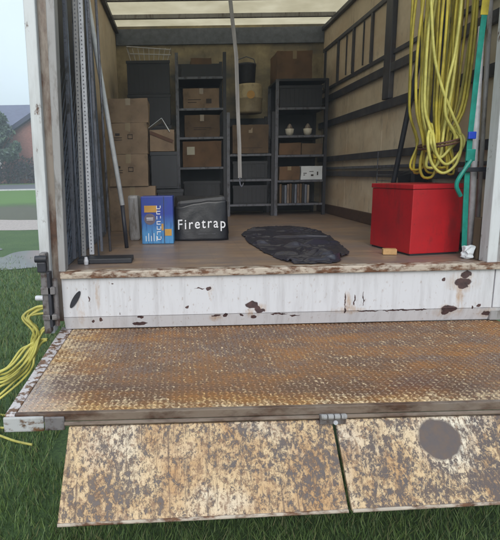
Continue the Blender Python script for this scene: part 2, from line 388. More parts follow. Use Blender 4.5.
def ground_mesh():
    xs = [-2500, -400, -100, -40, -20, -10, -5, 0, 5, 10, 20, 40, 100, 400, 2500]
    ys = [-600, -60, -10, 0, 5, 11.5, 16, 24, 31, 36, 60, 200, 800, 4000]
    b = bmesh.new(); g = [[b.verts.new((x, y, gz(y))) for x in xs] for y in ys]
    for j in range(len(ys)-1):
        for i in range(len(xs)-1): b.faces.new((g[j][i], g[j][i+1], g[j+1][i+1], g[j+1][i]))
    me = bpy.data.meshes.new('ground'); b.to_mesh(me); b.free(); me.materials.append(grass_ground())
    o = bpy.data.objects.new('ground', me); C.objects.link(o); tag(o, kind='structure')
ground_mesh()
M['gravel'] = plain('pale_gravel', lin((188, 176, 172)), .8, .35, 20)
M['tarmac'] = plain('wet_tarmac', lin((122, 124, 134)), .5, .2, 12)
M['kerb'] = plain('kerb_stone', lin((196, 196, 200)), .7, .2, 8)
strip('gravel_path', -30, 30, 14.3, 16.6, .006, M['gravel'], wob=.8, nx=80)
strip('road', -80, 80, 31.2, 35.4, .006, M['tarmac'], ny=4)
k = MB()
k.box(-80, 80, 30.95, 31.15, .60, .82, .01); tag(k.build('kerb', M['kerb']), kind='structure')
wt = NT('puddle_water'); wt.base((.38, .39, .40)); wt.rough(.03); wt.b.inputs['IOR'].default_value = 2.1
PUD = ((-3.0, 9.6, 1.1, .9, 1.3), (-4.9, 10.6, 1.3, .7, 4.1), (-4.1, 12.3, 1.4, .25, 8.8))
def puddle(cx, cy, rx, ry, seed):
    b = bmesh.new(); n = 60; c = b.verts.new((cx, cy, .012)); ring = []
    for i in range(n):
        a = i*2*math.pi/n; q = 1+.7*noise.noise((math.cos(a)*1.5+seed, math.sin(a)*1.5, seed))
        ring.append(b.verts.new((cx+rx*q*math.cos(a), cy+ry*q*math.sin(a), .012)))
    for i in range(n): b.faces.new((c, ring[i], ring[(i+1) % n]))
    me = bpy.data.meshes.new('puddle'); b.to_mesh(me); b.free(); me.materials.append(wt.m)
    o = bpy.data.objects.new('puddle', me); C.objects.link(o); tag(o, kind='structure')
for a in PUD: puddle(*a)
# grass blades near the camera
def grass():
    b = bmesh.new(); rnd = random.Random(3)
    def blade(x, y, h, w):
        a = rnd.random()*6.28; dx, dy = math.cos(a)*w, math.sin(a)*w; l = rnd.uniform(.2, .9)*h; t = rnd.random()*6.28
        z = gz(y)
        v = [b.verts.new((x-dx, y-dy, z-.004)), b.verts.new((x+dx, y+dy, z-.004)), b.verts.new((x+math.cos(t)*l, y+math.sin(t)*l, z+h))]
        f = b.faces.new(v); f.material_index = rnd.choice((0, 0, 1, 2, 0, 1, 2, 3))
    for _ in range(52000):
        y = .5+9.5*rnd.random()**1.5; x = rnd.uniform(-.25-.55*y*1.0-.4, -.35)
        if y > 2.6 and x > -.78: continue
        if any(((x-a)/c)**2+((y-b_)/d)**2 < 1.1 for a, b_, c, d, e in PUD) and rnd.random() > .12: continue
        blade(x, y, rnd.uniform(.03, .065), .0022+.0006*y)
    for _ in range(46000):
        y = rnd.uniform(.35, 2.6); x = rnd.uniform(-.6, 2.0)
        blade(x, y, rnd.uniform(.03, .06), .0028)
    me = bpy.data.meshes.new('grass'); b.to_mesh(me); b.free()
    for c in ((.08, .145, .035), (.125, .19, .05), (.06, .105, .03), (.16, .17, .07)):
        t = NT('grass_blade'); t.base(c); t.rough(.6); me.materials.append(t.m)
    o = bpy.data.objects.new('grass', me); C.objects.link(o); tag(o, 'short wet green grass beside and under the tail lift', 'grass', kind='stuff')
grass()
# hedge / fence, house, tree
def brick():
    t = NT('red_brick'); br = t.n('ShaderNodeTexBrick'); br.inputs['Scale'].default_value = 4
    br.inputs['Color1'].default_value = lin((150, 96, 86)); br.inputs['Color2'].default_value = lin((128, 80, 72)); br.inputs['Mortar'].default_value = lin((150, 138, 130))
    mp = t.n('ShaderNodeMapping'); mp.inputs['Rotation'].default_value = (R(90), 0, 0); t.l(t.tc.outputs['Object'], mp.inputs[0]); t.l(mp.outputs[0], br.inputs[0])
    t.base(br.outputs[0]); t.rough(.85); return t.m
M['brick'] = brick(); M['slate'] = plain('slate_roof', lin((104, 108, 134)), .6, .2, 3); M['verge'] = plain('dark_verge', lin((52, 58, 84)), .6)
M['glass'] = plain('window_glass', lin((60, 68, 80)), .1, .1); M['wframe'] = plain('white_frame', lin((225, 228, 232)), .5, .05)
h = thing('brick_house', 'brick house with grey slate roof and dark gable verge beyond the road', 'house', (-11.1, 40, 1.05))
b = MB().box(-10, 8, .5, 8, 0, 3.9); b.build('wall', M['brick'], h)
b = MB(); b.hull([(-10.4, -.1, 3.75), (8.4, -.1, 3.75), (8.4, 4.2, 6.25), (-10.4, 4.2, 6.25)], [(-10.4, -.1, 3.9), (8.4, -.1, 3.9), (8.4, 4.2, 6.42), (-10.4, 4.2, 6.42)])
b.hull([(-10.4, 8.6, 3.75), (8.4, 8.6, 3.75), (8.4, 4.2, 6.25), (-10.4, 4.2, 6.25)], [(-10.4, 8.6, 3.9), (8.4, 8.6, 3.9), (8.4, 4.2, 6.42), (-10.4, 4.2, 6.42)])
b.build('roof', M['slate'], h)
b = MB(); b.hull([(-1.6, -2, 0), (5.6, -2, 0), (5.6, -2, 3.3), (2, -2, 5.5), (-1.6, -2, 3.3)], [(-1.6, .49, 0), (5.6, .49, 0), (5.6, .49, 3.3), (2, .49, 5.5), (-1.6, .49, 3.3)]); b.build('gable', M['brick'], h)
b = MB(); b.bar((-2, -2.2, 3.15), (2.05, -2.2, 5.68), .3, .55); b.bar((6, -2.2, 3.15), (1.95, -2.2, 5.68), .3, .55); b.build('verge', M['verge'], h)
for wx in (.9, 3.2):
    w = MB().box(wx, wx+1.1, -2.04, -1.98, 2.1, 3.0, 0).build('window', M['wframe'], h)
    MB().box(wx+.08, wx+1.02, -2.06, -2.045, 2.18, 2.92).build('pane', M['glass'], w)
for wx in (-7, -4):
    w = MB().box(wx, wx+1.3, .44, .52, 1.1, 2.3, 0).build('window', M['wframe'], h)
    MB().box(wx+.1, wx+1.2, .42, .435, 1.2, 2.2).build('pane', M['glass'], w)
def leafmat(n, c):
    t = NT(n); t.base(t.mix(t.ramp(t.noise(3, 3), .35, .65), c, tuple(v*.55 for v in c))); t.rough(.6); return t.m
def leaves(name, blobs, nl, size, mats, parent=None, seed=1):
    rnd = random.Random(seed); b = bmesh.new()
    for _ in range(nl):
        (cx, cy, cz, rx, ry, rz) = rnd.choice(blobs)
        while True:
            p = Vector([rnd.uniform(-1, 1) for _ in range(3)])
            if .35 < p.length < 1: break
        q = Vector((cx+p.x*rx, cy+p.y*ry, cz+p.z*rz))
        if noise.noise(q*1.3+Vector((seed, 0, 0))) < -.18: continue
        u = Vector([rnd.gauss(0, 1) for _ in range(3)]).normalized(); v = u.orthogonal().normalized(); s = size*rnd.uniform(.6, 1.4)
        f = b.faces.new([b.verts.new(q+u*s), b.verts.new(q+v*s*.5), b.verts.new(q-u*s), b.verts.new(q-v*s*.5)]); f.material_index = rnd.randrange(len(mats))
    me = bpy.data.meshes.new(name); b.to_mesh(me); b.free()
    for m in mats: me.materials.append(m)
    o = bpy.data.objects.new(name, me); C.objects.link(o); o.parent = parent; return o
LG = [leafmat('leaf_green', (.09, .14, .08)), leafmat('leaf_dark', (.06, .10, .07)), leafmat('leaf_blue', (.10, .14, .12))]
LB = [leafmat('twig_brown', (.085, .062, .06)), leafmat('twig_green', (.05, .065, .045)), leafmat('twig_grey', (.075, .07, .085))]
t = thing('garden_tree', 'hazy green tree in front of the brick house at the far left', 'tree', (-12.6, 35.9, 1.05))
MB().tube([(0, 0, 0), (.05, 0, 1.2), (-.1, 0, 2.6), (0, 0, 3.9)], lambda f: .16*(1-f*.75)).tube([(0, 0, 1.5), (.6, .1, 2.6), (1, .1, 3.2)], .05).tube([(0, 0, 1.7), (-.7, 0, 2.9)], .05).build('trunk', M['brown'], t)
leaves('crown', [(0, 0, 3.1, 1.5, 1.2, 1.5), (.7, 0, 2.4, 1.1, 1, .9), (-1, .2, 2.6, 1.2, 1, 1.2), (.2, 0, 4.1, .9, .8, .8)], 5200, .15, LG, t, 4)
hd = thing('bare_hedge', 'brown and green unclipped hedge between the road and the brick house', 'hedge', (0, 0, 0))
leaves('foliage', [(x, 37.1+.2*math.sin(x), 1.75, 1.3, .5, 1.15+.25*math.sin(x*2.1)) for x in [-34+.9*i for i in range(66)]], 26000, .12, LB, hd, 9)
b = MB()
for i in range(60):
    x = -34+i*1.0; b.tube([(x, 37.1, .85), (x+random.uniform(-.2, .2), 37.1, 1.8), (x+random.uniform(-.4, .4), 37.2, 2.5)], .03, 5)
b.build('stems', M['brown'], hd)['kind'] = 'stuff'
for i, (x, y, s) in enumerate(((6, 60, 1.6), (22, 66, 1.9), (-30, 58, 1.5))):
    t = thing('far_tree', ['tall green tree beyond the road, behind the lorry', 'largest green tree beyond the road, right of the lorry', 'green tree beyond the road, left of the brick house'][i], 'tree', (x, y, 1.05), group='trees beyond the road'); t.scale = (s, s, s)
    MB().tube([(0, 0, 0), (.1, 0, 1.5), (0, 0, 3.5)], lambda f: .2*(1-f*.7)).build('trunk', M['brown'], t)
    leaves('crown', [(0, 0, 3.3, 1.6, 1.5, 1.5), (.9, 0, 2.6, 1.1, 1, .9), (-.9, .2, 2.8, 1.2, 1, 1)], 2500, .2, LG, t, 20+i)

# ------------------------------------------------------------ the lorry
FZ = 1.08; XL, XR = -.72, 1.85; YB, YF = 2.72, 6.55; TOP = 3.36
T = thing('box_truck', 'old white box lorry with its rusty tail lift lowered and rear open', 'lorry', (0, 0, 0))
MB().box(XL, XR, YB+.004, YF, FZ-.12, FZ).build('floor_deck', M['deck'], T)
# left wall
lw = MB().box(XL-.035, XL, YB+.04, YF+.03, FZ-.14, TOP).build('side_wall', M['outer'], T)
rw = MB().box(XR, XR+.035, YB+.04, YF+.03, FZ-.14, TOP).build('side_wall', M['outer'], T)
MB().box(XL, XL+.006, YB+.05, YF-.002, FZ+.002, TOP-.03).build('lining', M['wall'], lw)
b = MB()
ys = [2.78, 3.6, 4.6, 5.55, 6.546]
for a, c in zip(ys, ys[1:]): b.box(XR-.008, XR-.001, a+.004, c-.004, FZ+.002, TOP-.03)
b.build('lining', M['wall'], rw, bev=.002)
def rail(z0, z1, d=.03, y0=2.9, y1=6.54, mat='rail'):
    return MB().box(XR-.008-d, XR-.009, y0, y1, z0, z1, .004).build('rail', M[mat], rw)
rail(2.40, 2.47, .035); rail(2.54, 2.575, .02); rail(2.11, 2.18, .04); rail(1.70, 1.76, .04); rail(1.61, 1.635, .03, mat='steel'); rail(1.53, 1.585, .035); rail(3.01, 3.05, .02, y1=6.5)
MB().box(XR-.04, XR-.009, 2.9, 6.54, FZ+.002, 1.19, .004).build('skirting', M['skirt'], rw)
for y in (6.42, 5.92, 5.42, 4.92):
    MB().box(XR-.03, XR-.0085, y-.018, y+.018, 2.578, 3.008).build('batten', M['rail'], rw)
for y in (5.65, 5.15): MB().box(XR-.02, XR-.0085, y-.008, y+.008, 2.60, 3.0).build('batten', M['rail'], rw)
MB().box(XR-.05, XR-.0085, 4.40, 4.54, 2.19, 3.30, .006).build('batten', M['rail'], rw)
MB().box(XR-.06, XR-.0085, 3.55, 3.70, 1.77, 3.30, .006).build('batten', M['rail'], rw)
# bulkhead
MB().box(XL+.001, XR-.001, YF, YF+.03, FZ-.1, TOP).build('front_wall', M['bulkhead'], T)
MB().box(XL+.01, XR-.012, YF-.03, YF-.001, 3.14, TOP-.035, .004).build('header_rail', M['latt'], T)
# roof
MB().box(XL-.02, XR+.02, YB, YF+.02, TOP+.002, TOP+.012).build('roof', M['roof'], T)
for y in (3.4, 4.15, 4.9, 5.5, 6.1):
    MB().box(XL+.008, XR-.01, y-.022, y+.022, TOP-.045, TOP, .004).build('roof_bow', M['grey_post'], T)
for x in (XL+.03, XR-.03):
    MB().box(x-.02, x+.02, YB+.06, YF-.04, TOP-.09, TOP-.047, .004).build('cant_rail', M['rail'], T)
# left jamb: white corner post, stained channel, grey inner post
b = MB(); b.hull([(-.752, 2.66, .74), (-.697, 2.66, .74), (-.697, 2.755, .74), (-.752, 2.755, .74)], [(-.726, 2.66, TOP+.02), (-.666, 2.66, TOP+.02), (-.666, 2.755, TOP+.02), (-.726, 2.755, TOP+.02)])
b.build('corner_post', M['white_post'], T, bev=.006)
b = MB(); b.hull([(-.70, 2.70, .80), (-.65, 2.70, .80), (-.65, 2.76, .80), (-.70, 2.76, .80)], [(-.668, 2.70, TOP), (-.605, 2.70, TOP), (-.605, 2.76, TOP), (-.668, 2.76, TOP)]); b.build('door_channel', M['tan_post'], T, bev=.003)
b = MB(); b.hull([(-.655, 2.675, 1.085), (-.618, 2.675, 1.085), (-.618, 2.75, 1.085), (-.655, 2.75, 1.085)], [(-.61, 2.675, TOP), (-.563, 2.675, TOP), (-.563, 2.75, TOP), (-.61, 2.75, TOP)]); b.build('door_post', M['grey_post'], T, bev=.004)
# right jamb
b = MB(); b.hull([(1.69, 2.67, 1.085), (1.745, 2.67, 1.085), (1.745, 2.75, 1.085), (1.69, 2.75, 1.085)], [(1.665, 2.67, TOP), (1.735, 2.67, TOP), (1.735, 2.75, TOP), (1.665, 2.75, TOP)]); b.build('door_post', M['white_post'], T, bev=.004)
b = MB(); b.box(1.748, 1.83, 2.69, 2.76, .75, TOP, .004); b.build('door_channel', M['grey_post'], T)
b = MB(); b.box(1.832, 1.90, 2.66, 2.755, .74, TOP+.02, .006); b.build('corner_post', M['white_post'], T)
MB().box(-.75, 1.90, 2.67, 2.76, TOP+.022, TOP+.09, .006).build('rear_header', M['white_post'], T)
# sill + panel
b = MB().box(-.645, 1.83, 2.655, 2.725, 1.048, 1.086, .006); b.build('sill', M['sill'], T)
b = MB().box(-.645, 1.745, 2.68, 2.72, .826, 1.046, .003); pn = b.build('rear_panel', M['panel'], T)
b = MB(); b.hull([(-.645, 2.712, .750), (1.80, 2.712, .750), (1.80, 2.75, .750), (-.645, 2.75, .750)], [(-.645, 2.682, .824), (1.80, 2.682, .824), (1.80, 2.75, .824), (-.645, 2.75, .824)]); b.build('kick_strip', M['panel'], T)
MB().box(1.752, 1.828, 2.68, 2.72, .826, 1.046, .003).build('rear_panel', M['panel'], T)
# dark slot in the panel's left end
b = MB(); n = 16; pts = []
c0, ang = Vector((-.605, 0, .928)), R(38)
for i in range(n):
    a = i*2*math.pi/n; u = .019*math.sin(a); v = .060*math.cos(a); v += .02*(1 if math.cos(a) > 0 else -1)*0
    pts.append((c0.x+u*math.cos(ang)+v*math.sin(ang)*.75+.03, c0.z-u*math.sin(ang)*.4+v*math.cos(ang)))
b.hull([(p[0], 2.681, p[1]) for p in pts], [(p[0], 2.674, p[1]) for p in pts]); b.build('grab_slot', M['black_steel'], T)
# tail-lift bracket at the left
br_ = MB().box(-.735, -.70, 2.60, 2.66, .76, 1.20, .006); br_.build('lift_bracket', M['bracket'], T)
MB().box(-.698, -.682, 2.585, 2.64, .80, 1.10, .003).build('lift_bracket', M['black_steel'], T)
MB().tube([(-.665, 2.62, .80), (-.665, 2.62, 1.06)], .014).build('lift_arm', M['bracket'], T)
for q in ((.98, 1.02), (.84, .87)): MB().box(-.735, -.66, 2.585, 2.64, q[0], q[1], .004).build('clamp', M['bracket'], T)
MB().lathe([(.018, -.03), (.02, 0), (.018, .03)], c=(-.725, 2.60, 1.17), axis='X').box(-.745, -.70, 2.585, 2.625, 1.10, 1.155, .006).build('latch', M['black_steel'], T)
MB().lathe([(.012, -.02), (.014, -.015), (.014, .02)], 10, (-.748, 2.60, .96), 'X').build('bolt', M['alu'], T)
# platform
PF, PB, PZ = 1.70, 2.745, .745
b = MB().box(-.61, 1.80, PF+.022, PB, PZ-.035, PZ-.002); pl = b.build('platform', M['tread'], T)
def studs():
    b = bmesh.new(); px, py = .0235, .0225; nx = int((1.79+.605)/px); ny = int((PB-PF-.035)/py)
    for j in range(ny):
        for i in range(nx):
            x = -.598+px*i+random.uniform(-.0008, .0008); y = PF+.036+py*j; a = R(48 if (i+j) % 2 else -48); l, w, hgt = .0118, .0042, .0038
            q = random.uniform(.75, 1.1); hgt *= q
            vs = []
            for (u, v) in ((1, 0), (.55, 1), (-.55, 1), (-1, 0), (-.55, -1), (.55, -1)):
                X, Y = u*l, v*w; vs.append(b.verts.new((x+X*math.cos(a)-Y*math.sin(a), y+X*math.sin(a)+Y*math.cos(a), PZ-.002)))
            ts = []
            for (u, v) in ((.6, 0), (.3, .35), (-.3, .35), (-.6, 0), (-.3, -.35), (.3, -.35)):
                X, Y = u*l, v*w; ts.append(b.verts.new((x+X*math.cos(a)-Y*math.sin(a), y+X*math.sin(a)+Y*math.cos(a), PZ-.002+hgt)))
            b.faces.new(ts)
            for k in range(6): b.faces.new((vs[k], vs[(k+1) % 6], ts[(k+1) % 6], ts[k]))
    me = bpy.data.meshes.new('tread_studs'); b.to_mesh(me); b.free(); me.materials.append(M['stud'])
    o = bpy.data.objects.new('tread_studs', me); C.objects.link(o); o.parent = pl
studs()
MB().hull([(-.662, PB, PZ-.05), (-.612, PB, PZ-.05), (-.612, PF, PZ-.05), (-.655, PF, PZ-.05)], [(-.675, PB+.01, PZ+.004), (-.612, PB, PZ+.001), (-.612, PF, PZ+.001), (-.648, PF, PZ+.002)]).build('side_rim', M['rim'], pl, bev=.002)
MB().box(-.61, 1.80, PF, PF+.02, PZ-.030, PZ+.002, .003).build('front_lip', M['lip'], pl)
MB().box(-.652, -.505, PF-.012, PF-.001, PZ-.062, PZ-.004, .006).build('end_plate', M['lip_white'], pl)
MB().box(-.503, -.43, PF-.010, PF-.001, PZ-.060, PZ-.008, .004).build('end_bracket', M['bracket'], pl)
MB().tube([(-.43, PF-.008, PZ-.035), (1.8, PF-.008, PZ-.035)], .008).build('hinge_rod', M['lip'], pl)
# folding flaps
def flap(x0, x1, mat, zl, zr, o0=-.014, o1=0):
    tp, bt = (PF-.012, PZ-.045), (1.49, zl); dz = zr-zl
    b = MB(); sp = .025
    b.hull([(x0+o0, bt[0], bt[1]), (x1+o1, bt[0], bt[1]+dz), (x1+o1, bt[0]+.018, bt[1]-.008+dz), (x0+o0, bt[0]+.018, bt[1]-.008)],
           [(x0, tp[0], tp[1]), (x1, tp[0], tp[1]), (x1, tp[0]+.018, tp[1]-.004), (x0, tp[0]+.018, tp[1]-.004)])
    f = b.build('ramp_flap', mat, T, bev=.003)
    b = MB().tube([(x0+o0+.002, bt[0], bt[1]+.002), (x1+o1-.002, bt[0], bt[1]+.002+dz)], .006); b.build('edge_bead', M['sill'], f)
    return f
fl = flap(-.415, .548, M['flapL'], .446, .468, -.014, .006); fr = flap(.560, 1.72, M['flapR'], .468, .50, .006, .02)
tag(fl, 'left ramp flap, cream paint scratched down to slate grey'); tag(fr, 'right ramp flap with one large round bare patch')
b = MB().box(.50, .595, PF-.030, PF-.012, PZ-.055, PZ-.020, .003); hg = b.build('hinge', M['bracket'], T)
b = MB()
for i in range(4): b.lathe([(.0085, -.01), (.010, -.006), (.010, .006), (.0085, .01)], 10, (.512+.024*i, PF-.034, PZ-.022), 'X')
b.build('knuckle', M['grey_post'], hg)
MB().lathe([(.008, -.004), (.009, 0), (.004, .006)], 10, (.555, PF-.034, PZ-.045), 'Y').build('bolt', M['alu'], hg)
# chassis and wheels
MB().box(-.1, .0, 2.8, 9, .72, .94).box(1.1, 1.2, 2.8, 9, .72, .94).build('chassis', M['black_steel'], T)
for y in (4.9, 9.2):
    for x in (-.62, 1.74):
        w = MB().lathe([(.24, -.12), (.42, -.12), (.45, -.09), (.45, .09), (.42, .12), (.24, .12)], 28, (x, y, .45), 'X').build('wheel', M['rubber'], T)
        MB().lathe([(.05, -.10), (.235, -.105), (.235, .105), (.05, .10)], 24, (x, y, .45), 'X').build('rim', M['grey_post'], w)
    MB().tube([(-.6, y, .45), (1.7, y, .45)], .05).build('axle', M['black_steel'], T)
MB().box(XL+.15, XR-.15, 7.1, 9.6, .75, 2.6, .06).build('cab', M['outer'], T)
MB().box(1.0, 1.55, 2.9, 3.2, .45, .7).build('lift_motor_box', M['black_steel'], T)

# ------------------------------------------------------------ shelving at the bulkhead
def shelving(label, x0, x1, y0, y1, ztop, levels, g='steel shelving units at the far end'):
    u = thing('shelving_unit', label, 'shelves', ((x0+x1)/2, y0, FZ), group=g)
    hw = (x1-x0)/2; d = y1-y0
    for sx in (-1, 1):
        for yy in (0, d):
            b = MB(); b.box(sx*hw-.018, sx*hw+.018, yy-.003, yy+.003, 0, ztop-FZ)
            b.box(sx*hw-(.018 if sx > 0 else -.012), sx*hw-(.012 if sx > 0 else -.018), yy, yy+.03, 0, ztop-FZ)
            k = 0.04
            while k < ztop-FZ-.03: b.box(sx*hw-.006, sx*hw+.006, yy-.0045, yy-.0032, k, k+.022); k += .05
            b.build('upright', M['steel'] if sx < 0 else M['black_steel'], u)
    for z in levels:
        MB().box(-hw+.019, hw-.019, .004, d, z-FZ-.025, z-FZ, .002).build('shelf', M['crate'], u)
        MB().box(-hw+.019, hw-.019, -.004, .003, z-FZ-.022, z-FZ+.002).build('shelf_edge', M['steel'] if len(levels) > 3 or z < 1.9 else M['black_steel'], u)
    MB().box(-hw, hw, d+.004, d+.008, 0.02, ztop-FZ-.02).build('back_panel', M['crate'], u)
    return u
Y0 = 5.95
shelving('tall black shelving unit with three brown boxes, left of the leaning pole', .02, .56, Y0, 6.45, 2.92, (1.22, 1.66, 2.0, 2.32, 2.66))
shelving('lowest shelving unit, in the middle, one brown box on top shelf', .60, 1.12, Y0, 6.45, 2.27, (1.22, 1.51, 1.80))
tall_unit = shelving('tall shelving unit with white pots, beside the right wall', 1.16, 1.73, Y0, 6.45, 2.62, (1.22, 1.49, 1.78, 2.00, 2.31))
MB().box(-.295, .295, 0, .5, 2.60-FZ, 2.625-FZ).build('shelf', M['crate'], tall_unit)
def carton(label, x0, x1, y0, y1, z0, z1, mat='card', mark=None, group=None, rz=0, sticker=None, tape=True):
    cx, cy = (x0+x1)/2, (y0+y1)/2
    o = thing('cardboard_box', label, 'box', (cx, cy, z0), rz, group); hw, hd_, hh = (x1-x0)/2, (y1-y0)/2, z1-z0
    b = MB().box(-hw, hw, -hd_, hd_, 0, hh); bmesh.ops.subdivide_edges(b.bm, edges=b.bm.edges[:], cuts=5, use_grid_fill=True)
    for v in b.bm.verts:
        k_ = 1-.7*(v.co.z < .01); v.co += Vector([noise.noise(v.co*7+Vector((x0*7+q*11, z0*5, 0)))*(.009, .0035, .006)[q]*k_ for q in range(3)])
        v.co.y = max(v.co.y, -hd_-.003)
    b.build('carton', M[mat], o)
    if tape: MB().box(-.022, .022, -hd_-.0012, -hd_+.01, hh*.72, hh+.0012).box(-.022, .022, -hd_+.011, hd_, hh+.0006, hh+.0016).build('tape', M['tape'], o)
    if mark:
        b = MB()
        for (u, v, w, q) in mark: b.box(-hw+u, -hw+u+w, -hd_-.005, -hd_-.0038, v, v+q)
        b.build('print', M['ink'], o)
    if sticker:
        u, v, w, q = sticker; MB().box(-hw+u, -hw+u+w, -hd_-.0055, -hd_-.0042, v, v+q).build('sticker', M['sticker'], o)
    return o
mk = [(.05, .10, .03, .004), (.05, .10, .004, .03), (.05, .13, .034, .004), (.08, .10, .004, .03), (.12, .09, .06, .004), (.12, .075, .04, .004)]
g1 = 'cardboard boxes on the shelving'
carton('brown box with faint printing on the second shelf from top, left unit', .09, .50, 5.97, 6.4, 2.325, 2.54, 'card', [(.05, .06, .10, .006), (.05, .09, .15, .006), (.26, .05, .06, .05)], g1)
carton('darker brown box on the middle shelf of the left unit', .10, .50, 5.97, 6.4, 2.005, 2.25, 'card_dark', [(.1, .1, .2, .006), (.1, .08, .15, .006)], g1)
carton('orange brown box with a pale sticker, lower left unit', .07, .52, 5.97, 6.4, 1.665, 1.955, 'card_orange', None, g1, sticker=(.05, .14, .09, .09), tape=False)
carton('dark flat box with an orange top lying above the left shelving unit', .07, .52, 5.98, 6.35, 2.665, 2.80, 'crate', None, g1, tape=False)
carton('small reddish box on top of the left shelving unit', .18, .42, 6.0, 6.3, 2.802, 2.87, 'card_orange', None, g1, tape=False)
carton('large brown box leaning in the low middle shelving unit', .65, 1.07, 5.97, 6.4, 1.81, 2.13, 'card_dark', [(.1, .06, .25, .004)], g1)
carton('wide brown box crowning the tall right shelving unit', 1.16, 1.56, 5.99, 6.4, 2.628, 2.93, 'card_orange', None, g1)
carton('flat orange brown box below the white pots, left half', 1.20, 1.45, 5.97, 6.4, 1.785, 1.92, 'card_orange', None, g1, tape=False)
carton('flat dull box below the white pots, right half', 1.46, 1.70, 5.97, 6.4, 1.785, 1.91, 'card_dark', None, g1, tape=False)
carton('brown box left of the pale speckled box, right unit', 1.20, 1.44, 5.97, 6.4, 1.495, 1.65, 'card_orange', None, g1)
b = carton('pale grey speckled box on the fourth shelf of the right unit', 1.455, 1.71, 5.97, 6.4, 1.495, 1.65, 'paper', [(.03, .05, .02, .008), (.03, .07, .04, .008), (.10, .09, .05, .006), (.12, .04, .03, .02), (.19, .05, .015, .04)], g1, tape=False)
# records / folders on the bottom shelf
for i in range(12):
    hh = .20+.03*random.random(); x = 1.21+.03*i
    o = MB().box(x, x+.024, 5.98, 6.25, 1.222, 1.222+hh, .002).build('folder', M[('card_dark', 'crate', 'latt', 'tan_post')[i % 4]])
    tag(o, 'one of the row of worn folders standing on the bottom right shelf', 'folder', 'folders on the bottom shelf')
for i, x in enumerate((1.32, 1.53)):
    o = thing('plant_pot', ['white glazed pot, left of the pair on the right shelving', 'white glazed pot, right of the pair on the right shelving'][i], 'pot', (x, 6.0, 2.002), group='white pots')
    MB().lathe([(.03, 0), (.045, .03), (.052, .075), (.047, .078), (.044, .06)], 16).build('pot', M['stone'], o, smooth=True)
    MB().lathe([(.03, .06), (.036, .085), (.02, .12), (.008, .135)], 12).build('lid', M['tan_post'], o, smooth=True)
def crate(label, x0, x1, y0, y1, z0, z1, mat='crate'):
    o = thing('plastic_crate', label, 'crate', ((x0+x1)/2, (y0+y1)/2, z0), group='dark crates'); hw, hd_, hh = (x1-x0)/2, (y1-y0)/2, z1-z0
    b = MB().box(-hw, hw, -hd_, hd_, 0, .01).box(-hw, hw, -hd_, -hd_+.008, .012, hh).box(-hw, hw, hd_-.008, hd_, .012, hh).box(-hw, -hw+.008, -hd_+.01, hd_-.01, .012, hh).box(hw-.008, hw, -hd_+.01, hd_-.01, .012, hh)
    b.build('body', M[mat], o)
    b = MB().box(-hw-.008, hw+.008, -hd_-.008, -hd_-.001, hh-.03, hh)
    n = int(hw*2/.05)
    for i in range(n): b.box(-hw+.02+i*.05, -hw+.03+i*.05, -hd_-.005, -hd_-.001, .02, hh-.035)
    b.build('ribbing', M[mat], o); return o
crate('dark ribbed crate on the lowest shelf of the middle unit', .66, 1.06, 5.98, 6.3, 1.222, 1.44)
crate('dark ribbed crate on the second shelf of the middle unit', .66, 1.06, 5.98, 6.3, 1.512, 1.72)
crate('black crate behind the pots on the top shelf of the right unit', 1.2, 1.69, 6.0, 6.3, 2.312, 2.56)
crate('dark crate on the lowest shelf of the left unit', .08, .5, 5.98, 6.3, 1.222, 1.5)
# left dark stack at the back
for i, (z0, z1) in enumerate(((FZ+.002, 1.42), (1.425, 1.78), (1.785, 2.12), (2.125, 2.45), (2.455, 2.80))):
    crate(['bottom', 'second', 'middle', 'fourth', 'topmost'][i]+' black crate of the tall stack behind the cartons', -.52, -.06, 5.75, 6.2, z0, z1)
o = thing('wire_basket', 'bent wire basket lying on the tall black crate stack', 'basket', (-.28, 5.85, 2.805), group=None)
b = MB().tube([(-.2, 0, 0.01), (.2, 0, .01), (.2, .3, .01), (-.2, .3, .01)], .005, 6, True).tube([(-.24, -.02, .16), (.24, -.02, .12), (.24, .32, .14), (-.24, .32, .16)], .006, 6, True)
for i in range(9): x = -.2+.05*i; b.tube([(x, 0, .01), (x*1.2, -.02, .14)], .003, 5)
b.build('wires', M['alu'], o)
# item above the middle unit
o = thing('black_bucket', 'black bucket-shaped heater standing on the pile over the middle shelves', 'heater', (.83, 6.15, 2.60))
MB().lathe([(.09, 0), (.105, .02), (.115, .20), (.118, .205), (.118, .225), (.10, .23)], 20).build('body', M['black_steel'], o, smooth=True)
MB().tube([(-.115, 0, .2), (-.09, 0, .28), (0, 0, .31), (.09, 0, .28), (.115, 0, .2)], .006).build('handle', M['steel'], o)
o = thing('storage_drum', 'dark olive drum with a round yellow label above the middle shelves', 'drum', (.86, 6.12, 2.272))
MB().lathe([(.15, 0), (.155, .02), (.155, .15), (.16, .155), (.16, .17), (.155, .175), (.155, .29), (.14, .32)], 24).build('body', M['bulkhead'], o, smooth=True)
MB().lathe([(.045, -.004), (.045, 0)], 20, (0, -.156, .19), 'Y').build('label_disc', M['amber'], o)
